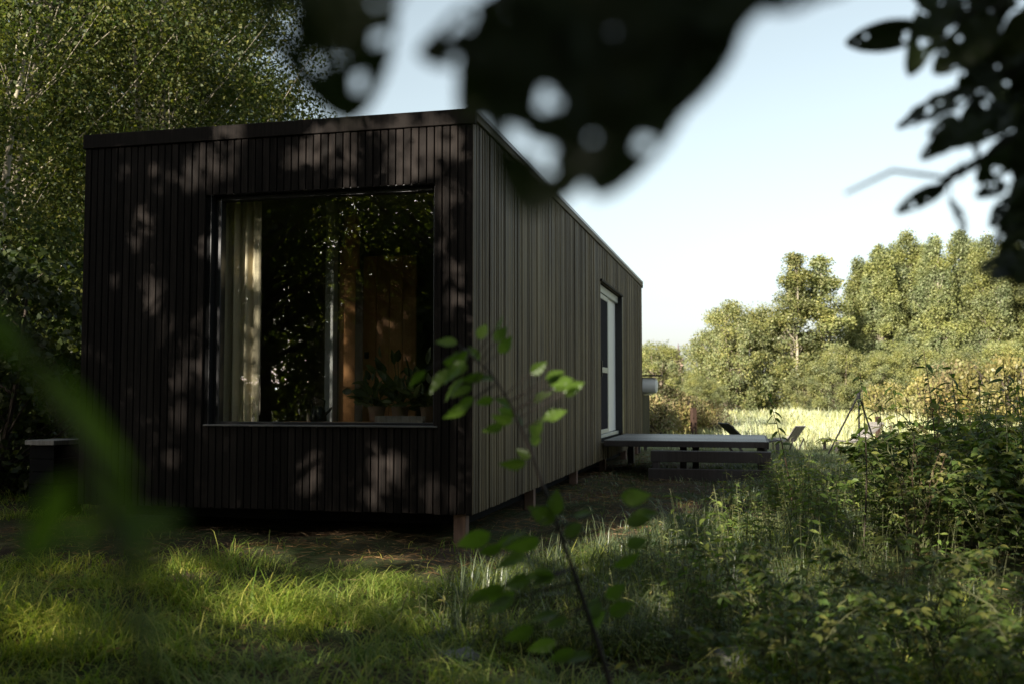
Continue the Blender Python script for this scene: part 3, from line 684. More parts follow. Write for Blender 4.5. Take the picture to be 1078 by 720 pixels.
# church far away
q = at(714, 362, 420); ch = thing('church_tower', 'distant church tower with slender spire rising above the scrub trees', 'church', (q[0], q[1], 0))
mb = MB(); mb.box(-1.6, 1.6, -1.6, 1.6, -1, q[2] - 6.2); mb.build('tower', M_BRICK, ch)
mb = MB(); mb.lathe([(1.55, q[2] - 6.2), (1.35, q[2] - 5.2), (.75, q[2] - 4.8), (.7, q[2] - 3.0), (.95, q[2] - 2.8), (.42, q[2] - 2.0), (.12, q[2]), (.02, q[2] + .6)], 8); mb.build('spire', M_SLATE, ch)

# ------------------------------------------------------------------ things in the window
cu = thing('curtain', 'beige linen curtain gathered at the left inside the big window', 'curtain', cab(-2.12, .30), CROT)
nx, nz = 60, 12
xs = np.linspace(-.27, .20, nx); zs = np.linspace(.46, 2.83, nz)
X, Z = np.meshgrid(xs, zs); Y = .022 * np.sin(X * 62 + .35 * Z) + .012 * np.sin(X * 110 + 2) * (1 + .3 * np.sin(3 * Z))
i = (np.arange(nz - 1)[:, None] * nx + np.arange(nx - 1)[None, :]).ravel()
link('cloth', np_mesh('cloth', np.stack([X, Y, Z], -1).reshape(-1, 3), np.stack([i, i + 1, i + 1 + nx, i + nx], 1), True), M_CURT, cu)
mb = MB(); mb.tube([(-.3, 0, 2.84), (1.6, 0, 2.84)], .008, 8); mb.build('rail', M_IRON, cu)
def potplant(label, x, y, h, seed, lf=.16):
    t = thing('potted_plant', label, 'plant', cab(x, y, WZ0 + .02), CROT, 'plants standing inside the big window')
    mb = MB(); mb.lathe([(.04, 0), (.055, .005), (.07, .11), (.074, .112), (.074, .125), (.06, .125), (.055, .1), (.01, .1)], 16); mb.build('pot', M_POT, t, True)
    rr = np.random.default_rng(seed); n = 46
    az = rr.uniform(0, 6.28, n); el = rr.uniform(.1, 1.3, n)
    D = np.stack([np.cos(az) * np.cos(el), np.sin(az) * np.cos(el) * .45, np.sin(el)], 1)
    P = D * rr.uniform(.06, 1, (n, 1)) * h * .75 + np.array([0, 0, .11])
    P[:, 1] = np.clip(P[:, 1], -.07, .3)
    v, f = leaf_fold(P, unit(D + rr.normal(0, .3, (n, 3))) * np.array([1, .4, 1]), rr.normal(0, .4, (n, 3)) + np.array([0, -.5, .6]), rr.uniform(.6, 1.2, n) * lf, rr.uniform(.3, .5, n) * lf)
    link('leaves', np_mesh('leaves', v, f), F_SHRUB, t)
    mb = MB()
    for k in range(14): mb.tube([(0, 0, .09), P[k] * .6 + np.array([0, 0, .05]), P[k]], .004, 4, False)
    mb.build('stem', M_STEM, t)
shelf = MB(); shelf.box(WX0 + .5, WX1 - .02, T + .022, T + .3, WZ0 - .02, WZ0 + .018, .004); shelf.build('window_shelf', M_PINE, cabin)
potplant('tall bushy houseplant behind the glass at the lower right of the window', -.72, .40, .62, 1)
potplant('low houseplant in the right bottom corner of the window', -.47, .38, .40, 2)
potplant('small houseplant next to the pine panel in the window', -.93, .42, .34, 3, .12)
kt = thing('kettle', 'small dark kettle standing inside the window by the white post', 'kettle', cab(-1.42, .36, WZ0 + .02), CROT)
mb = MB(); mb.lathe([(.05, 0), (.07, .004), (.072, .03), (.055, .1), (.03, .125), (.008, .13)], 18); mb.build('body', M_IRON, kt, True)
mb = MB(); mb.tube([(-.05, 0, .1), (-.06, 0, .17), (0, 0, .2), (.06, 0, .17), (.05, 0, .1)], .007, 6); mb.build('handle', M_IRON, kt, True)
mb = MB(); mb.tube([(.055, 0, .05), (.1, 0, .09), (.12, 0, .115)], [.016, .011, .008], 8); mb.build('spout', M_IRON, kt, True)
tr = thing('planter_tray', 'pale shallow wooden tray lying along the sill in front of the houseplants', 'tray', cab(-.66, .235, WZ0 + .02), CROT)
mb = MB(); mb.box(-.2, .2, -.03, .03, 0, .012); mb.box(-.2, .2, -.03, -.02, .0125, .05); mb.box(-.2, .2, .02, .03, .0125, .05); mb.build('body', M_GREYWOOD, tr)
lp = thing('hanging_lamp', 'copper tube lamp hanging from the ceiling behind the window', 'lamp', cab(-1.42, 1.05, 2.86), CROT)
mb = MB(); mb.tube([(0, 0, 0), (0, 0, -.16)], .004, 6); mb.build('cord', M_IRON, lp)
mb = MB(); mb.lathe([(.062, -.62), (.068, -.62), (.068, -.16), (.05, -.14), (.01, -.135)], 20); mb.build('shade', M_PINE, lp, True)

# ------------------------------------------------------------------ trees behind the cabin (left)
LB = 'leafy trees behind the cabin'
left = [(-8.3, 15.2, 13.5, 1.6, 3.1, 3, 'multi-stemmed pale-barked tree at the left edge of the picture'),
        (-6.0, 17.4, 13.0, 1.8, 2.5, 2, 'tall leafy tree rising over the left end of the cabin roof'),
        (-6.3, 21.6, 11.6, 2.0, 2.3, 1, 'loose-crowned tree against the sky at the right of the group behind the cabin'),
        (-10.6, 19.5, 14.5, 1.5, 3.4, 2, 'large tree filling the upper left corner'),
        (-7.6, 22.5, 14.0, 2.0, 3.2, 1, 'tree half hidden between the leafy trees behind the roof'),
        (-7.2, 12.4, 7.0, .6, 1.7, 4, 'shaded young tree beside the left cabin wall'),
        (-11.5, 13.6, 12.0, 1.0, 3.0, 2, 'tree just outside the left of the picture'),
        (-13.5, 24.0, 14.0, 1.0, 3.6, 1, 'background tree behind the left edge trees')]
LEFT = []
for i, (x, y, H, hb, Rr, ns, lab) in enumerate(left):
    LEFT.append(tree('leafy_tree', lab, 'tree', (x, y, 0), dict(seed=200 + i, H=H, hb=hb, Rc=Rr, n_cl=270 if H > 8 else 130, lpc=250, leaf=.068, tr=.075 if ns > 1 else .11, shape='broad', stems=ns, cr=.5, up=.75, spread=1.7, bfrac=.4, thin=.55),
         M_PALEBARK, F_ALDER, 0, LB))
for (x, y, rz, lab) in [(-12.5, 27, 1.1, 'tree in the second row behind the upper left trees'), (-9.8, 31, 2.3, 'tree in the second row behind the middle of the roof'), (-13.5, 31, 4.0, 'tree far back behind the upper left corner'), (-9.6, 25, 5.2, 'tree filling the gap between the leafy trees behind the roof')]:
    dup(LEFT[3], (x, y, 0), rz, 1.0, lab)
# understory shrubs on the left
LS = 'dark shrubs under the trees left of the cabin'
shrub_spec = [dict(seed=300 + k, H=h, hb=.1, Rc=rc, n_cl=70, lpc=110, leaf=.085, tr=.03, shape='round', stems=4, cr=.34, up=.5, spread=.5) for k, (h, rc) in enumerate([(2.6, 1.1), (1.8, 1.0), (3.4, 1.3)])]
shr = []
for k, (x, y, kk, lab) in enumerate([(-5.6, 10.6, 0, 'shrub nearest to the left cabin corner'), (-7.0, 14.4, 2, 'tall shrub below the multi-stemmed tree'), (-8.4, 12.2, 1, 'low shrub at the left edge in deep shade'), (-5.2, 14.0, 2, 'tall shrub against the left cabin wall'),
                                     (-6.6, 16.9, 0, 'shrub behind the storage box'), (-9.6, 17.0, 2, 'tall shrub far back at the left edge'), (-5.7, 12.3, 1, 'low shrub right behind the storage box'), (-8.8, 10.2, 0, 'shaded shrub outside the left edge')]):
    if k < 3:
        o = tree('understory_shrub', lab, 'shrub', (x, y, 0), shrub_spec[kk], M_DARKBARK, F_SHRUB, k, LS); shr.append((kk, o))
    else:
        o = dup(dict(shr)[kk], (x, y, 0), k * 1.3, 1.0 + .1 * (k % 3), lab)

# ------------------------------------------------------------------ trees across the meadow
FT = 'trees on the far side of the meadow'
def far_tree(proto, px, d, pytop, Hm, label, rz, ws=1.0):
    q = at(px, 417, d); top = at(px, pytop, d)[2]; s = (top + .1) / Hm
    return dup(proto, (q[0], q[1], -.1), rz, (s * ws, s * ws, s), label) 
def proto(name, label, spec, mw, ml):
    return tree(name, label, 'tree', (0, 0, 0), spec, mw, ml, 0, FT)
pop = [proto('poplar_tree', '', dict(seed=400 + k, H=12, hb=.8, Rc=2.0, n_cl=330, lpc=160, leaf=.135, tr=.16, shape='poplar', cr=.40, up=.8, zs=1.25), M_PALEBARK, F_POPLAR) for k in range(3)]
wil = [proto('willow_tree', '', dict(seed=420 + k, H=7, hb=.3, Rc=3.0, n_cl=200, lpc=200, leaf=.13, tr=.16, shape='round', stems=3, cr=.55, up=.5, spread=1.2), M_BARK, F_WILLOW) for k in range(3)]
asp = [proto('slender_tree', '', dict(seed=440, H=10, hb=1.0, Rc=1.35, n_cl=120, lpc=220, leaf=.135, tr=.12, shape='poplar', stems=2, cr=.45, up=.8, spread=.7), M_PALEBARK, F_WILLOW)]
fars = [
    (wil[0], 692, 70, 363, 7, 'rounded scrub tree directly right of the far cabin corner', 0.3, 1.0), (wil[1], 676, 74, 366, 7, 'scrub tree partly hidden by the far cabin corner', 1.7, 1.0), (wil[2], 724, 80, 390, 7, 'low scrub tree below the church spire', 2.9, .9),
    (wil[1], 772, 62, 322, 7, 'broad yellow-green tree in the middle of the far tree line', .8, .82), (wil[2], 757, 66, 345, 7, 'yellowish tree left of the broad one in the far tree line', 2.2, .8), (wil[0], 806, 63, 326, 7, 'yellow-green tree touching the tall slender tree', 4.0, .72), (wil[2], 737, 58, 397, 7, 'low spreading bush tree at the near edge of the far line', 5.0, 1.3),
    (asp[0], 838, 61, 270, 10, 'tall slender tree with pale trunk left of the poplar stand', .4, 1.2), (asp[0], 866, 62, 273, 10, 'tall slender tree touching the left flank of the poplar stand', 2.6, 1.3),
    (pop[0], 905, 68, 276, 12, 'poplar at the left end of the stand', .2, .95), (pop[1], 928, 66, 262, 12, 'second poplar from the left of the stand', 1.2, .95), (pop[2], 958, 68, 248, 12, 'tallest poplar near the middle of the stand', 2.0, .95), (pop[0], 988, 66, 254, 12, 'poplar just right of the tallest one', 3.1, .95),
    (pop[1], 1015, 69, 247, 12, 'poplar right of the middle of the stand', 4.4, .95), (pop[2], 1043, 66, 252, 12, 'poplar near the right edge of the stand', 5.3, .95), (pop[0], 1072, 68, 256, 12, 'poplar cut by the right edge of the picture', 5.9, .95),
    (pop[1], 1105, 66, 250, 12, 'poplar outside the right edge of the picture', .9, .95), (pop[2], 1140, 68, 255, 12, 'poplar well outside the right edge', 2.6, .95),
    (pop[2], 915, 76, 280, 12, 'back-row poplar at the left of the stand', 3.0, 1.0), (pop[0], 945, 77, 262, 12, 'back-row poplar showing left of the tallest', 4.0, 1.0), (pop[1], 975, 77, 262, 12, 'back-row poplar behind the tallest', 5.0, 1.0), (pop[2], 1030, 77, 258, 12, 'back-row poplar behind the right of the stand', .5, 1.0), (pop[0], 1060, 77, 262, 12, 'back-row poplar near the right edge', 1.5, 1.0),
    (wil[0], 885, 58, 366, 7, 'rounded undergrowth tree in front of the left poplars', 1.1, 1.0), (wil[1], 925, 57, 372, 7, 'undergrowth tree at the foot of the poplars', 3.3, 1.0), (wil[2], 965, 58, 365, 7, 'undergrowth tree below the tallest poplar', 4.1, 1.0), (wil[0], 1010, 56, 370, 7, 'undergrowth tree below the right poplars', 5.2, 1.0), (wil[1], 1060, 57, 362, 7, 'undergrowth tree by the right edge', 2.5, 1.0),
    (wil[0], 640, 76, 360, 7, 'scrub tree wholly behind the cabin end', 3.0, 1.0), (wil[2], 850, 60, 385, 7, 'low bushy tree at the foot of the slender trees', 2.0, .9)]
for a in fars: far_tree(*a)
for pr in pop + wil + asp:
    for c in list(pr.children): bpy.data.objects.remove(c)
    bpy.data.objects.remove(pr)
# bushes in the meadow edge
MBU = 'bushes at the edge of the meadow'
bs = {}
for k, (px, d, pt, mat, nm, lab) in enumerate([(705, 27, 412, F_DRY, 'dry_bush', 'reddish dry bush right beside the far cabin corner'), (722, 29, 418, F_DRY, 'dry_bush', 'pale dry bush left of the dark rusty post'), (690, 24, 421, F_DRY, 'dry_bush', 'dry bush touching the cabin cupboard'), (748, 31, 424, F_DRY, 'dry_bush', 'low dry bush right of the dark rusty post'),
                                               (1050, 40, 378, F_YBUSH, 'yellow_bush', 'bright yellow-green bush at the right edge of the meadow'), (1010, 42, 386, F_DRY, 'dry_bush', 'tan bush beside the bright yellow one'), (1080, 38, 382, F_YBUSH, 'yellow_bush', 'yellow bush cut by the right edge'), (975, 44, 398, F_YBUSH, 'yellow_bush', 'yellow-green bush at the left of the bright row'), (935, 47, 405, F_YBUSH, 'yellow_bush', 'small yellow-green bush in the meadow behind the tripod')]):
    q = at(px, 417, d); top = at(px, pt, d)[2]
    if nm not in bs:
        o = tree(nm, lab, 'bush', (q[0], q[1], 0), dict(seed=500 + k, H=1.0, hb=.05, Rc=.75, n_cl=70, lpc=60, leaf=.07, tr=.02, shape='round', stems=5, cr=.2, up=.5, spread=.5), M_DARKBARK, mat, k, MBU)
        o.scale = (top * .8, top * .8, top); bs[nm] = o
    else: dup(bs[nm], (q[0], q[1], 0), k, (top * .8, top * .8, top), lab)

# ------------------------------------------------------------------ grass
def scatter_grass(name, label, n, xr, yr, mat, hfun, wmin, wmax, dens=None, seed=1, droop=(.2, .9), clump=0.0):
    rr = np.random.default_rng(seed)
    if clump:
        nc = max(1, n // 45); cx = rr.uniform(*xr, nc); cy = rr.uniform(*yr, nc); k = rr.integers(0, nc, n)
        x = cx[k] + rr.normal(0, clump, n); y = cy[k] + rr.normal(0, clump, n); hs = rr.uniform(.35, 1.45, nc)[k]; ld = rr.uniform(0, 6.28, nc)[k] + rr.normal(0, .9, n)
    else:
        x = rr.uniform(*xr, n); y = rr.uniform(*yr, n); hs = np.ones(n); ld = rr.uniform(0, 6.28, n)
    keep = ~in_cabin(x, y, .02)
    if dens is not None: keep &= rr.uniform(0, 1, n) < dens(x, y)
    x, y, hs, ld = x[keep], y[keep], hs[keep], ld[keep]; n = len(x)
    P = np.stack([x, y, gz(x, y) - .01], 1); H = hfun(x, y, rr) * hs
    v, f = blades(P, H, rr.uniform(wmin, wmax, n), ld, rr.uniform(.0, .35, n), rr.uniform(*droop, n))
    o = link(name, np_mesh(name, v, f), mat); tag(o, label, 'grass', kind='stuff'); return o
def dist_cab(x, y):
    u, v = cab_inv(np.stack([x, y, np.zeros_like(x)], -1))
    dx = np.maximum(np.maximum(-CW - u, u), 0); dy = np.maximum(np.maximum(-v, v - CL), 0)
    return np.hypot(dx, dy)
def wob(x, y): return .5 + .5 * np.sin(x * 1.9 + 1.3 * np.sin(y * 1.1)) * np.cos(y * 2.3 + x * .6)
lawn_d = lambda x, y: np.clip((dist_cab(x, y) - .8 - .6 * wob(x, y)) / .7, .03, 1) * (.35 + .65 * (wob(x * 1.7 + 3, y * 2.1) > .35))
scatter_grass('lawn_grass', 'long tufty green grass in front of the cabin', 105000, (-5.2, 2.2), (3.0, 8.2), F_GRASS, lambda x, y, rr: rr.uniform(.06, .24, len(x)) * np.clip(.25 + .7 * wob(x * 1.1, y * 1.3) + .25 * np.clip(dist_cab(x, y) - .8, 0, 1), .3, 1.4), .003, .008, lawn_d, 11, (.5, 1.5), .055)
scatter_grass('dewy_grass', 'bluish dewy grass right of the cabin corner', 42000, (-.3, 3.2), (4.2, 8.3), F_DEWY, lambda x, y, rr: rr.uniform(.08, .26, len(x)), .003, .008, lambda x, y: np.clip(1.25 - np.abs((x - .9 - .15 * (y - 5)) / 1.3), 0, 1) * lawn_d(x, y), 12, (.1, .8), .06)
scatter_grass('short_grass', 'short shaded grass around the deck', 60000, (.3, 9.5), (8.0, 20), F_DEWY, lambda x, y, rr: rr.uniform(.04, .12, len(x)), .006, .013, lambda x, y: np.clip((dist_cab(x, y) - .7 - .9 * wob(x, y)) / 1.2, .12, 1), 13)
scatter_grass('left_grass', 'thin grass in deep shade left of the cabin', 22000, (-11, -3.8), (6.5, 15), F_GRASS, lambda x, y, rr: rr.uniform(.05, .18, len(x)), .005, .011, None, 14, (.3, 1), .1)
mead_x = lambda x, y: ((x > .06 * y) & (x < .75 * y)).astype(float)
scatter_grass('meadow_grass', 'pale sunlit tall meadow grass', 60000, (1.5, 40), (18.5, 40), F_MEADOW, lambda x, y, rr: rr.uniform(.14, .38, len(x)), .010, .022, lambda x, y: mead_x(x, y) * np.clip((y - 18.2 - 1.5 * wob(x, y)) / 3, 0, 1), 15, (.1, .7), .2)
scatter_grass('meadow_grass', 'pale meadow grass in front of the far trees', 80000, (3, 60), (38, 76), F_MEADOW, lambda x, y, rr: rr.uniform(.2, .55, len(x)), .02, .05, mead_x, 16, (.1, .6), .35)
# straw lying on the ground
def straw(name, label, n, xr, yr, dens, seed):
    rr = np.random.default_rng(seed)
    x = rr.uniform(*xr, n); y = rr.uniform(*yr, n); k = (rr.uniform(0, 1, n) < dens(x, y)) & ~in_cabin(x, y, -.6); x, y = x[k], y[k]; n = len(x)
    a = rr.uniform(0, 6.28, n); P = np.stack([x, y, gz(x, y) + rr.uniform(.002, .03, n)], 1)
    D = np.stack([np.cos(a), np.sin(a), rr.normal(0, .12, n)], 1); Nn = np.stack([rr.normal(0, .4, n), rr.normal(0, .4, n), np.ones(n)], 1)
    v, f = leaf_quads(P, D, Nn, rr.uniform(.05, .16, n), rr.uniform(.003, .008, n))
    tag(link(name, np_mesh(name, v, f), F_STRAW), label, 'straw', kind='stuff')
straw('cut_straw', 'brown cut straw lying along the cabin foot', 60000, (-6, 5), (5.5, 20), lambda x, y: np.clip(1.15 - (dist_cab(x, y) - .5 * wob(x, y)) / 1.4, 0, 1), 21)
straw('dry_litter', 'dry stalks and leaf litter between the weeds', 26000, (-6, 7), (3, 13), lambda x, y: .7 + 0 * x, 22)

# ------------------------------------------------------------------ weeds on the right
def nettle_mesh(seed, h, lf, mat_leaf, pairs=9, lean=.12, w=.5):
    rr = np.random.default_rng(seed); mb = MB(); Ps, Ds, Ns, Ls = [], [], [], []
    for s in range(rr.integers(5, 9)):
        hh = h * rr.uniform(.65, 1.05); a = rr.uniform(0, 6.28); b0 = np.array([rr.normal(0, .11), rr.normal(0, .11), -.03])
        t = np.linspace(0, 1, 7)[:, None]; ln = lean * rr.uniform(.4, 1.8)
        pts = b0 + np.concatenate([np.cos(a) * ln * hh * t ** 1.7, np.sin(a) * ln * hh * t ** 1.7, hh * t], 1)
        mb.tube(pts, np.linspace(.0035, .0015, 7), 4, False)
        for k in range(pairs):
            u = .18 + .82 * (k + rr.uniform(0, .5)) / pairs
            c = np.array([np.interp(u, t[:, 0], pts[:, j]) for j in range(3)])
            az = k * math.pi / 2 + a + rr.normal(0, .3)
            for o in (0, math.pi):
                if rr.uniform() < .12: continue
                d = np.array([math.cos(az + o), math.sin(az + o), rr.uniform(-.45, .4)])
                Ps.append(c); Ds.append(d); Ns.append(np.array([0, 0, 1]) + rr.normal(0, .3, 3)); Ls.append(lf * rr.uniform(.6, 1.15) * (1.15 - .55 * u))
    L = np.array(Ls); v, f = leaf_fold(np.array(Ps), np.array(Ds), np.array(Ns), L, L * w, .22)
    return wood_mesh('stem', mb), np_mesh('leaves', v, f)
def bramble_mesh(seed, h, lf):
    rr = np.random.default_rng(seed); mb = MB(); Ps, Ds, Ns, Ls = [], [], [], []
    for s in range(rr.integers(6, 10)):
        a = rr.uniform(0, 6.28); L0 = h * rr.uniform(.7, 1.25); sp = h * rr.uniform(.25, .9)
        t = np.linspace(0, 1, 9)[:, None]
        pts = np.concatenate([np.cos(a) * sp * t, np.sin(a) * sp * t, L0 * (1.9 * t - 1.15 * t ** 2) - .03], 1) + rr.normal(0, .012, (9, 3))
        mb.tube(pts, np.linspace(.005, .002, 9), 4, False)
        for k in range(18):
            u = rr.uniform(.12, 1); c = np.array([np.interp(u, t[:, 0], pts[:, j]) for j in range(3)])
            az = rr.uniform(0, 6.28); d = np.array([math.cos(az), math.sin(az), rr.uniform(-.2, .5)])
            e = c + d * lf * rr.uniform(.6, 1.4); mb.tube([c, (c + e) / 2 + [0, 0, .01], e], .0014, 3, False)
            for o in (-.9, 0, .9):
                d2 = np.array([math.cos(az + o), math.sin(az + o), rr.uniform(-.5, .1)])
                Ps.append(e); Ds.append(d2); Ns.append(np.array([0, 0, 1]) + rr.normal(0, .35, 3)); Ls.append(lf * rr.uniform(.6, 1.2))
    L = np.array(Ls); v, f = leaf_fold(np.array(Ps), np.array(Ds), np.array(Ns), L, L * .62, .15)
    return wood_mesh('stem', mb), np_mesh('leaves', v, f)
def plant(name, label, cat, meshes, ms, ml, loc, rz, sc=1.0, group=None):
    t = thing(name, label, cat, loc, rz, group); t.scale = (sc, sc, sc)
    link('stem', meshes[0], ms, t); link('leaves', meshes[1], ml, t); return t
net = [nettle_mesh(600 + k, .8, .085, None) for k in range(4)]
pal = [nettle_mesh(620 + k, .55, .075, None, 8, .2, .3) for k in range(3)]
bra = [bramble_mesh(640 + k, .75, .058) for k in range(4)]
for k in range(4): net[k][0].materials.append(M_STEM); net[k][1].materials.append(F_NETTLE); bra[k][0].materials.append(M_STEM); bra[k][1].materials.append(F_BRAMBLE)
for k in range(3): pal[k][0].materials.append(M_STEM); pal[k][1].materials.append(F_PALEW)
rr = np.random.default_rng(77)
def edge_x(y): return .42 + .33 * (y - 4.0)      # left border of the weeds
def place(kind, n, d0, d1, yr, sc, name, cat, lab, grp, ms, meshes, minpx=560, xmax=None):
    c = 0; tries = 0
    while c < n and tries < 5000:
        tries += 1
        y = rr.uniform(*yr); x = edge_x(y) + rr.uniform(d0, d1)
        if x > .64 * y + .5: continue
        plant(name, lab, cat, meshes[rr.integers(len(meshes))], None, None, (x, y, gz(x, y)), rr.uniform(0, 6.28), rr.uniform(*sc), grp); c += 1
place('n', 80, .1, 2.4, (4.0, 11.5), (.45, .95), 'nettle', 'plant', 'green nettle growing among the weeds right of the path', 'nettles in the weeds on the right', None, net)
place('n', 60, 1.7, 4.6, (5.4, 12.5), (1.1, 1.7), 'nettle', 'plant', 'tall nettle in the dense weeds at the right edge', 'tall nettles on the right', None, net)
place('b', 44, 1.2, 4.4, (4.4, 12.0), (.8, 1.45), 'bramble_bush', 'bush', 'dark bramble bush with arching canes on the right', 'brambles on the right', None, bra)
place('p', 70, -.35, 1.6, (4.0, 12), (.4, .9), 'pale_weed', 'plant', 'low pale weed at the border between the grass and the nettles', 'pale weeds along the path', None, pal)
place('b', 14, .6, 2.0, (2.6, 4.4), (.55, .8), 'bramble_bush', 'bush', 'low bramble bush in the shaded bottom right corner', 'low brambles bottom right', None, bra)
place('p', 10, -1.2, .4, (3.6, 4.8), (.5, .8), 'pale_weed', 'plant', 'low weed at the bottom edge of the picture', 'weeds at the bottom edge', None, pal)
for k in range(22):
    y = rr.uniform(5.5, 11); x = edge_x(y) + rr.uniform(1.2, 3.6)
    if x > .6 * y: continue
    r3 = np.random.default_rng(900 + k); h = r3.uniform(.9, 1.5); mb = MB(); P_, D_, N_, L_ = [], [], [], []
    for s_ in range(4):
        a = r3.uniform(0, 6.28); t = np.linspace(0, 1, 7)[:, None]; q = np.concatenate([np.cos(a) * .25 * h * t ** 1.5, np.sin(a) * .25 * h * t ** 1.5, h * r3.uniform(.7, 1) * t - .03], 1) + r3.normal(0, .01, (7, 3))
        mb.tube(q, np.linspace(.004, .0015, 7), 4, False)
        for j in range(26):
            u = r3.uniform(.35, 1); c = np.array([np.interp(u, t[:, 0], q[:, m]) for m in range(3)])
            P_.append(c); D_.append(r3.normal(0, 1, 3)); N_.append(r3.normal(0, 1, 3)); L_.append(r3.uniform(.015, .045))
    L_ = np.array(L_); v, f = leaf_fold(np.array(P_), np.array(D_), np.array(N_), L_, L_ * .5, .4)
    o = thing('dead_stalk', 'dry brown seeded stalk standing up out of the brambles on the right', 'plant', (x, y, 0), 0, 'dry stalks among the brambles')
    link('stem', wood_mesh('stem', mb), M_REDSTEM, o); link('leaves', np_mesh('leaves', v, f), F_DRY, o)  # the part called leaves holds the dry seed heads
# three tall single weeds that stand out
def tall_weed(label, px, pyb, pyt, d, seed, lf, ms, ml):
    b = at(px[0], pyb, d); e = at(px[1], pyt, d); b[2] = 0; h = e[2] - b[2]
    r2 = np.random.default_rng(seed); mb = MB(); t = np.linspace(0, 1, 8)[:, None]
    pts = (e - b) * t * np.array([1, 1, 1]) + np.sin(t * 3.1) * np.array([[.03, 0, 0]]) * h; pts[0, 2] = -.05
    mb.tube(pts, np.linspace(.007, .002, 8), 6, False); Ps, Ds, Ns, Ls = [], [], [], []
    for k in range(26):
        u = .25 + .75 * (k / 26) ** .8; c = np.array([np.interp(u, t[:, 0], pts[:, j]) for j in range(3)]); az = k * 2.4
        Ps.append(c); Ds.append(np.array([math.cos(az), math.sin(az), r2.uniform(-.7, .35)])); Ns.append(np.array([0, 0, 1]) + r2.normal(0, .3, 3)); Ls.append(lf * r2.uniform(.6, 1.2))
    L = np.array(Ls); v, f = leaf_fold(np.array(Ps), np.array(Ds), np.array(Ns), L, L * .38, .3)
    o = thing('tall_weed', label, 'plant', b, 0, 'tall single weeds'); link('stem', wood_mesh('stem', mb), ms, o); link('leaves', np_mesh('leaves', v, f), ml, o)
tall_weed('tall leafy weed standing up in front of the iron tripod', (908, 905), 600, 392, 6.8, 1, .10, M_DARKBARK, F_NETTLE)
tall_weed('sapling with red-brown stem right of the deck corner', (836, 806), 560, 408, 9.5, 2, .12, M_REDSTEM, F_NETTLE)
tall_weed('tall weed rising above the nettles right of the tripod', (985, 972), 560, 368, 7.2, 3, .10, M_REDSTEM, F_BRAMBLE)
tall_weed('weed with pale top leaves in front of the deck step', (760, 770), 600, 508, 6.6, 4, .07, M_STEM, F_PALEW)
for k, (bx_, tx_, yt, d_, lab) in enumerate([(945, 940, 402, 7.6, 'tall weed at the left end of the tall row by the right edge'), (1008, 1000, 384, 6.9, 'tall thin weed left of the pair near the right edge'), (1022, 1030, 392, 7.8, 'tall weed in the middle of the row near the right edge'), (1050, 1056, 380, 6.5, 'tall weed second from the right edge'), (1075, 1070, 396, 7.0, 'tall weed touching the right edge'), (928, 925, 420, 8.4, 'tall weed just right of the iron tripod'), (990, 985, 405, 8.8, 'tall weed half hidden in the row near the right edge')]):
    tall_weed(lab, (bx_, tx_), 560, yt, d_, 20 + k, .10, M_STEM, F_BRAMBLE if k % 2 else F_NETTLE)
for k, (px_, d_, sc_) in enumerate([(1035, 7.4, 1.15), (1075, 6.6, 1.3), (1060, 8.4, 1.4)]):
    q = at(px_, 417, d_); plant('bramble_bush', 'tall bramble bush in the dense thicket at the right edge', 'bush', bra[k % 4], None, None, (q[0], q[1], 0), k * 1.7, sc_, 'tall brambles at the right edge')
# slabs of weathered wood in the grass
for k, (px, py, L, wd, a, lab) in enumerate([(703, 613, .24, .10, .25, 'pale grey wood slab lying farthest back in the weeds'), (736, 634, .22, .09, .1, 'pale grey wood slab in the middle of the weeds'), (706, 652, .15, .08, -.3, 'small round grey wood slab left of the others'), (772, 686, .2, .08, .15, 'grey wood slab lying nearest at the bottom of the weeds'), (485, 694, .16, .09, 0, 'grey stone-like wood piece in the grass at the bottom edge'), (745, 600, .5, .07, -.05, 'long dark log piece behind the pale slabs')]):
    q = onground(px, py, .05); o = thing('wood_slab', lab, 'wood', (q[0], q[1], .035 + gz(q[0], q[1])), a, 'weathered wood slabs in the weeds')
    r2 = np.random.default_rng(700 + k); n = 14; th = np.linspace(0, 6.283, n, endpoint=False)
    rad = 1 + r2.normal(0, .12, n); ring = np.stack([np.cos(th) * L / 2 * rad, np.sin(th) * wd * rad, 0 * th], 1)
    V = np.concatenate([ring * .9 + [0, 0, -.06], ring + [0, 0, .0], ring * .88 + [0, 0, .022] + np.stack([0 * th, 0 * th, r2.normal(0, .004, n)], 1)])
    F = [[i + m * n, (i + 1) % n + m * n, (i + 1) % n + (m + 1) * n, i + (m + 1) * n] for m in range(2) for i in range(n)] + [list(range(2 * n, 3 * n))]
    mb = MB(); mb.add(V, F); mb.build('slab', M_SLAB if k < 5 else M_DARKBARK, o)

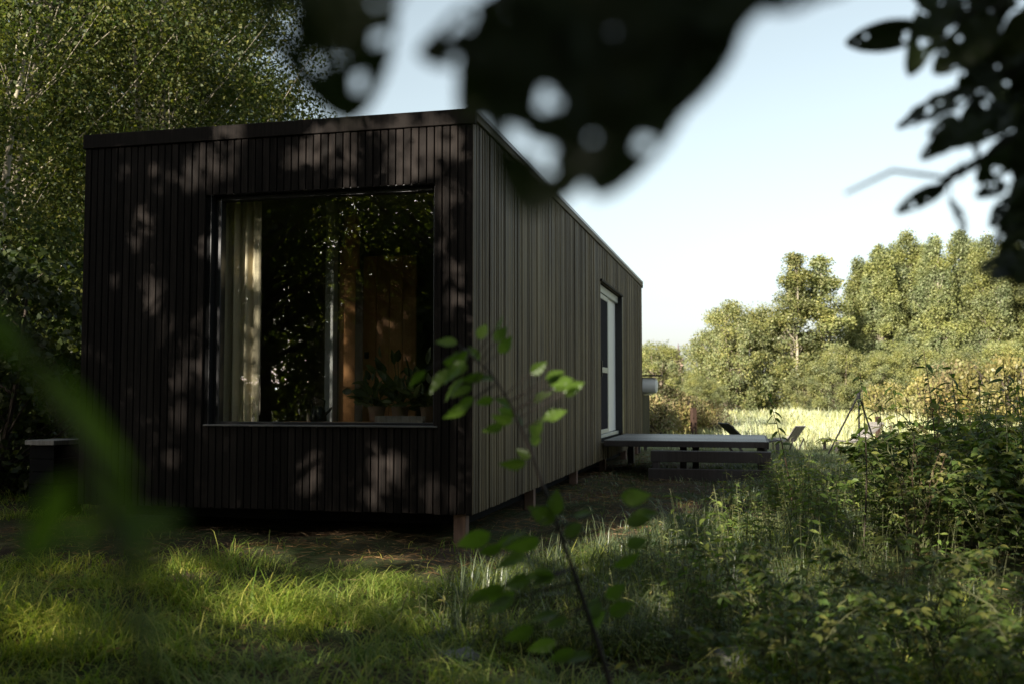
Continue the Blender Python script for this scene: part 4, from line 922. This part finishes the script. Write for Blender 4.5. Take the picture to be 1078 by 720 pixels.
# ------------------------------------------------------------------ foreground branches (blurred by the lens)
def big_leaf(base, tip, wd, seed, nrm=None, holes=0, teeth=.06, curl=.18, rnd=True):
    base, tip = np.array(base), np.array(tip); r2 = np.random.default_rng(seed)
    D = tip - base; L = np.linalg.norm(D); D /= L
    nrm = np.array([0, -1., .25]) if nrm is None else np.array(nrm); nrm = nrm + r2.normal(0, .22 if rnd else .6, 3)
    Sd = unit(np.cross(D, nrm)); Nn = np.cross(Sd, D)
    nu, nv = 44, 17
    u = np.linspace(0, 1, nu); v = np.linspace(-1, 1, nv); U, Vv = np.meshgrid(u, v, indexing='ij')
    hw = wd * .5 * np.sin(np.pi * np.clip(u, 0, 1) ** (.85 if rnd else .72)) ** (.62 if rnd else 1.05); hw = hw * (1 + teeth * (np.abs((u * 17) % 1 - .5) * 2 - .5)) + wd * .01
    X = Vv * hw[:, None]
    Z = np.abs(Vv) * hw[:, None] * .22 - curl * L * U ** 2 + .012 * L * np.sin(U * 26) * np.abs(Vv)
    P = base + (U * L)[..., None] * D + X[..., None] * Sd + Z[..., None] * Nn
    i = (np.arange(nu - 1)[:, None] * nv + np.arange(nv - 1)[None, :]); F = np.stack([i, i + 1, i + 1 + nv, i + nv], -1).reshape(-1, 4)
    fu = ((np.arange(nu - 1) + .5) / (nu - 1))[:, None] + 0 * i; fv = (-1 + 2 * (np.arange(nv - 1) + .5) / (nv - 1))[None, :] + 0 * i
    fu, fv = fu.ravel(), fv.ravel(); k = np.ones(len(F), bool)
    for _ in range(holes):
        a, b, rr_ = r2.uniform(.2, .85), r2.uniform(-.8, .8), r2.uniform(.012, .04) * 1.2
        k &= ((fu - a) * L) ** 2 + ((fv - b) * wd * .45) ** 2 > (rr_ * L * .8) ** 2
    return P.reshape(-1, 3), F[k]
def branch(name, label, stems, leaves, ml, ms, seed, holes=0, curl=.18, group=None):
    """stems: list of (points, r0, r1); leaves: (base, tip, width)"""
    org = np.array(stems[0][0][0]); t = thing(name, label, 'branch', org, 0, group)
    mb = MB()
    for pts, r0, r1 in stems: mb.tube(np.array(pts) - org, np.linspace(r0, r1, len(pts)), 8, True)
    allp = np.concatenate([np.array(s[0]) for s in stems])
    for b, e, wd in leaves:
        n = allp[np.argmin(np.linalg.norm(allp - b, axis=1))]
        if np.linalg.norm(n - b) > 1e-4: mb.tube(np.array([n, (n + np.array(b)) / 2 + [0, 0, .002], b]) - org, [.0016, .0012, .001], 5)
    mb.build('twig', ms, t, True)
    for k, (b, e, wd) in enumerate(leaves):
        v, f = big_leaf(np.array(b) - org, np.array(e) - org, wd, seed + k, None, holes, .07, curl, ml is F_OVER)
        link('leaf', np_mesh('leaf', v, f, True), ml, t)
    return t
def dense(pts, n=12):
    pts = np.array(pts); t = np.linspace(0, 1, len(pts)); s = np.linspace(0, 1, n)
    return np.stack([np.interp(s, t, pts[:, k]) for k in range(3)], 1)
d = .47; k = d / FPX
top_leaves = [(318, -110, 372, 130, 150), (210, -80, 400, 20, 90), (420, -120, 350, 60, 110), (660, 10, 436, 52, 100), (620, -30, 482, 122, 130), (640, -60, 552, 225, 170), (700, -60, 632, 205, 140), (740, -70, 670, 140, 150), (800, -90, 700, 80, 130), (870, -110, 745, 25, 100), (960, -90, 810, 5, 80), (600, -100, 650, 90, 150), (560, 10, 720, 90, 140)]
lv = [(at(a, b, d + .02 * math.sin(i * 2.1)), at(c, e, d + .03 * math.cos(i * 1.7)), wd * k) for i, (a, b, c, e, wd) in enumerate(top_leaves)]
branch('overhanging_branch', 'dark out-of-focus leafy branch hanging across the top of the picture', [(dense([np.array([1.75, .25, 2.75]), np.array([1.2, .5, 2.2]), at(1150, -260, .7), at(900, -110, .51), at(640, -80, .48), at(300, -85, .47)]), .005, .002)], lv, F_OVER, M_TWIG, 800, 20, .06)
d = 1.15; k = d / FPX
right_leaves = [(975, 30, 887, 47, 40), (1040, 0, 965, 30, 40), (1050, 20, 985, 75, 50), (1000, -20, 960, 70, 46), (1075, 40, 1010, 95, 55), (1030, 100, 938, 128, 46), (1080, 95, 1015, 120, 46), (1060, 120, 1000, 150, 44), (1020, 135, 970, 165, 30), (1085, 140, 1030, 190, 44), (1040, 165, 985, 195, 26), (995, 196, 945, 222, 24), (1000, 210, 1020, 241, 18), (1090, 190, 1050, 262, 36), (1090, 240, 1050, 272, 26), (1100, 270, 1038, 292, 30), (1095, 10, 1060, 60, 50), (1010, 55, 1060, 100, 40), (1100, 330, 1060, 318, 16), (1080, -20, 1035, 40, 50), (960, -30, 1000, 20, 44), (1100, 90, 1070, 190, 40), (1100, 160, 1066, 230, 40), (1110, -10, 1070, 90, 60), (1120, 60, 1055, 130, 50), (1060, -30, 1020, 60, 50), (1110, 200, 1062, 250, 40), (1110, 250, 1070, 300, 40), (1090, 60, 1030, 80, 40)]
r4 = np.random.default_rng(44)
for _ in range(26):
    y_ = r4.uniform(-30, 300); x_ = r4.uniform(995 if y_ < 130 else (1020 if y_ < 190 else 1056), 1105); a_ = r4.uniform(1.2, 3.4); l_ = r4.uniform(22, 38)
    right_leaves.append((x_, y_, x_ + math.cos(a_) * l_, y_ + math.sin(a_) * l_, l_ * r4.uniform(.5, .75)))
lv = [(at(a, b, d + .05 * math.sin(i * 2.3)), at(c, e, d + .06 * math.cos(i * 1.3)), wd * k * .84) for i, (a, b, c, e, wd) in enumerate(right_leaves)]
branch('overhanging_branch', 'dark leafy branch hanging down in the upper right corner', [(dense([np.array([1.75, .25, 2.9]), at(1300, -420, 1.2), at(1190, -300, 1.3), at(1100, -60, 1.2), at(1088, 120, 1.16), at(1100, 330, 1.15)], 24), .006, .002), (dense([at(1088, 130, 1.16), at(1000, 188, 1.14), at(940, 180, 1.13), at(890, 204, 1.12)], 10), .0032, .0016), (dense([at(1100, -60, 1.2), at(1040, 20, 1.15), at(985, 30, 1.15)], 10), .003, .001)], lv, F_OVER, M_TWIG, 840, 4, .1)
d = .38; k = d / FPX
left_leaves = [(-60, 280, 70, 420, 26), (30, 375, 150, 510, 32), (90, 480, 160, 600, 40), (105, 560, 200, 545, 34), (70, 500, 25, 610, 36), (120, 600, 60, 690, 30), (140, 640, 180, 705, 30), (120, 540, 60, 575, 26), (135, 600, 175, 590, 24)]
lv = [(at(a, b, d), at(c, e, d + .02), wd * k) for (a, b, c, e, wd) in left_leaves]
branch('foreground_twig', 'blurred green twig with leaves close by at the lower left', [(dense([np.array([-.3, .35, -.05]), np.array([-.22, .4, .5]), at(185, 900, .42), at(160, 730, .39), at(135, 620, .38), at(105, 500, .38), at(30, 360, .38), at(-60, 250, .38)], 16), .0028, .0012)], lv, F_FORE, M_TWIG, 870, 0, .1)
d = 2.15; k = d / FPX
cl = [(508, 349), (527, 352), (470, 360), (481, 381), (462, 400), (478, 408), (510, 398), (510, 422), (489, 425), (529, 441), (551, 477), (567, 387), (584, 395), (594, 405), (570, 417), (584, 436), (565, 449), (546, 441), (500, 372), (516, 579), (540, 566), (537, 590), (505, 627), (526, 634), (567, 604), (581, 625), (573, 648), (570, 541), (604, 557), (570, 680), (592, 690), (665, 520), (672, 548), (660, 590), (654, 640), (545, 612), (625, 640)]
stem = dense([at(655, 800, 2.09), at(640, 710, 2.12), (at(622, 655, 2.14)), at(600, 590, 2.15), at(575, 520, 2.15), at(555, 465, 2.15), at(535, 420, 2.15), at(515, 390, 2.15), at(488, 368, 2.15)], 40)
b0 = stem[0].copy(); b0[2] = -.05
stem = np.concatenate([dense([b0, stem[0]], 6)[:-1], stem])
r2 = np.random.default_rng(9); lv = []
cl += [(x + r2.uniform(-24, 24), y + r2.uniform(-20, 20)) for x, y in cl[:37]]
sx, sy, _ = project(stem)
for (x, y) in cl:
    j = np.argmin((sx - x) ** 2 + (sy - y - 14) ** 2); vx, vy = x - sx[j], y - sy[j]; n = math.hypot(vx, vy) + 1e-6; vx, vy = vx / n, vy / n + .25
    big = r2.uniform(.6, .95) * (1.1 if y > 520 else .85); dd = 2.15 + r2.uniform(-.09, .09)
    lv.append((at(x - vx * 18 * big, y - vy * 18 * big, dd), at(x + vx * 20 * big, y + vy * 20 * big, dd + r2.uniform(-.03, .03)), 18 * big * k))
branch('sapling', 'slender green sapling with soft leaves in front of the cabin corner', [(stem, .007, .0016)], lv, F_FORE, M_TWIG, 900, 0, .14)
for o in bpy.data.objects:
    if o.name.startswith('sapling') and o.parent is None: o['category'] = 'sapling'
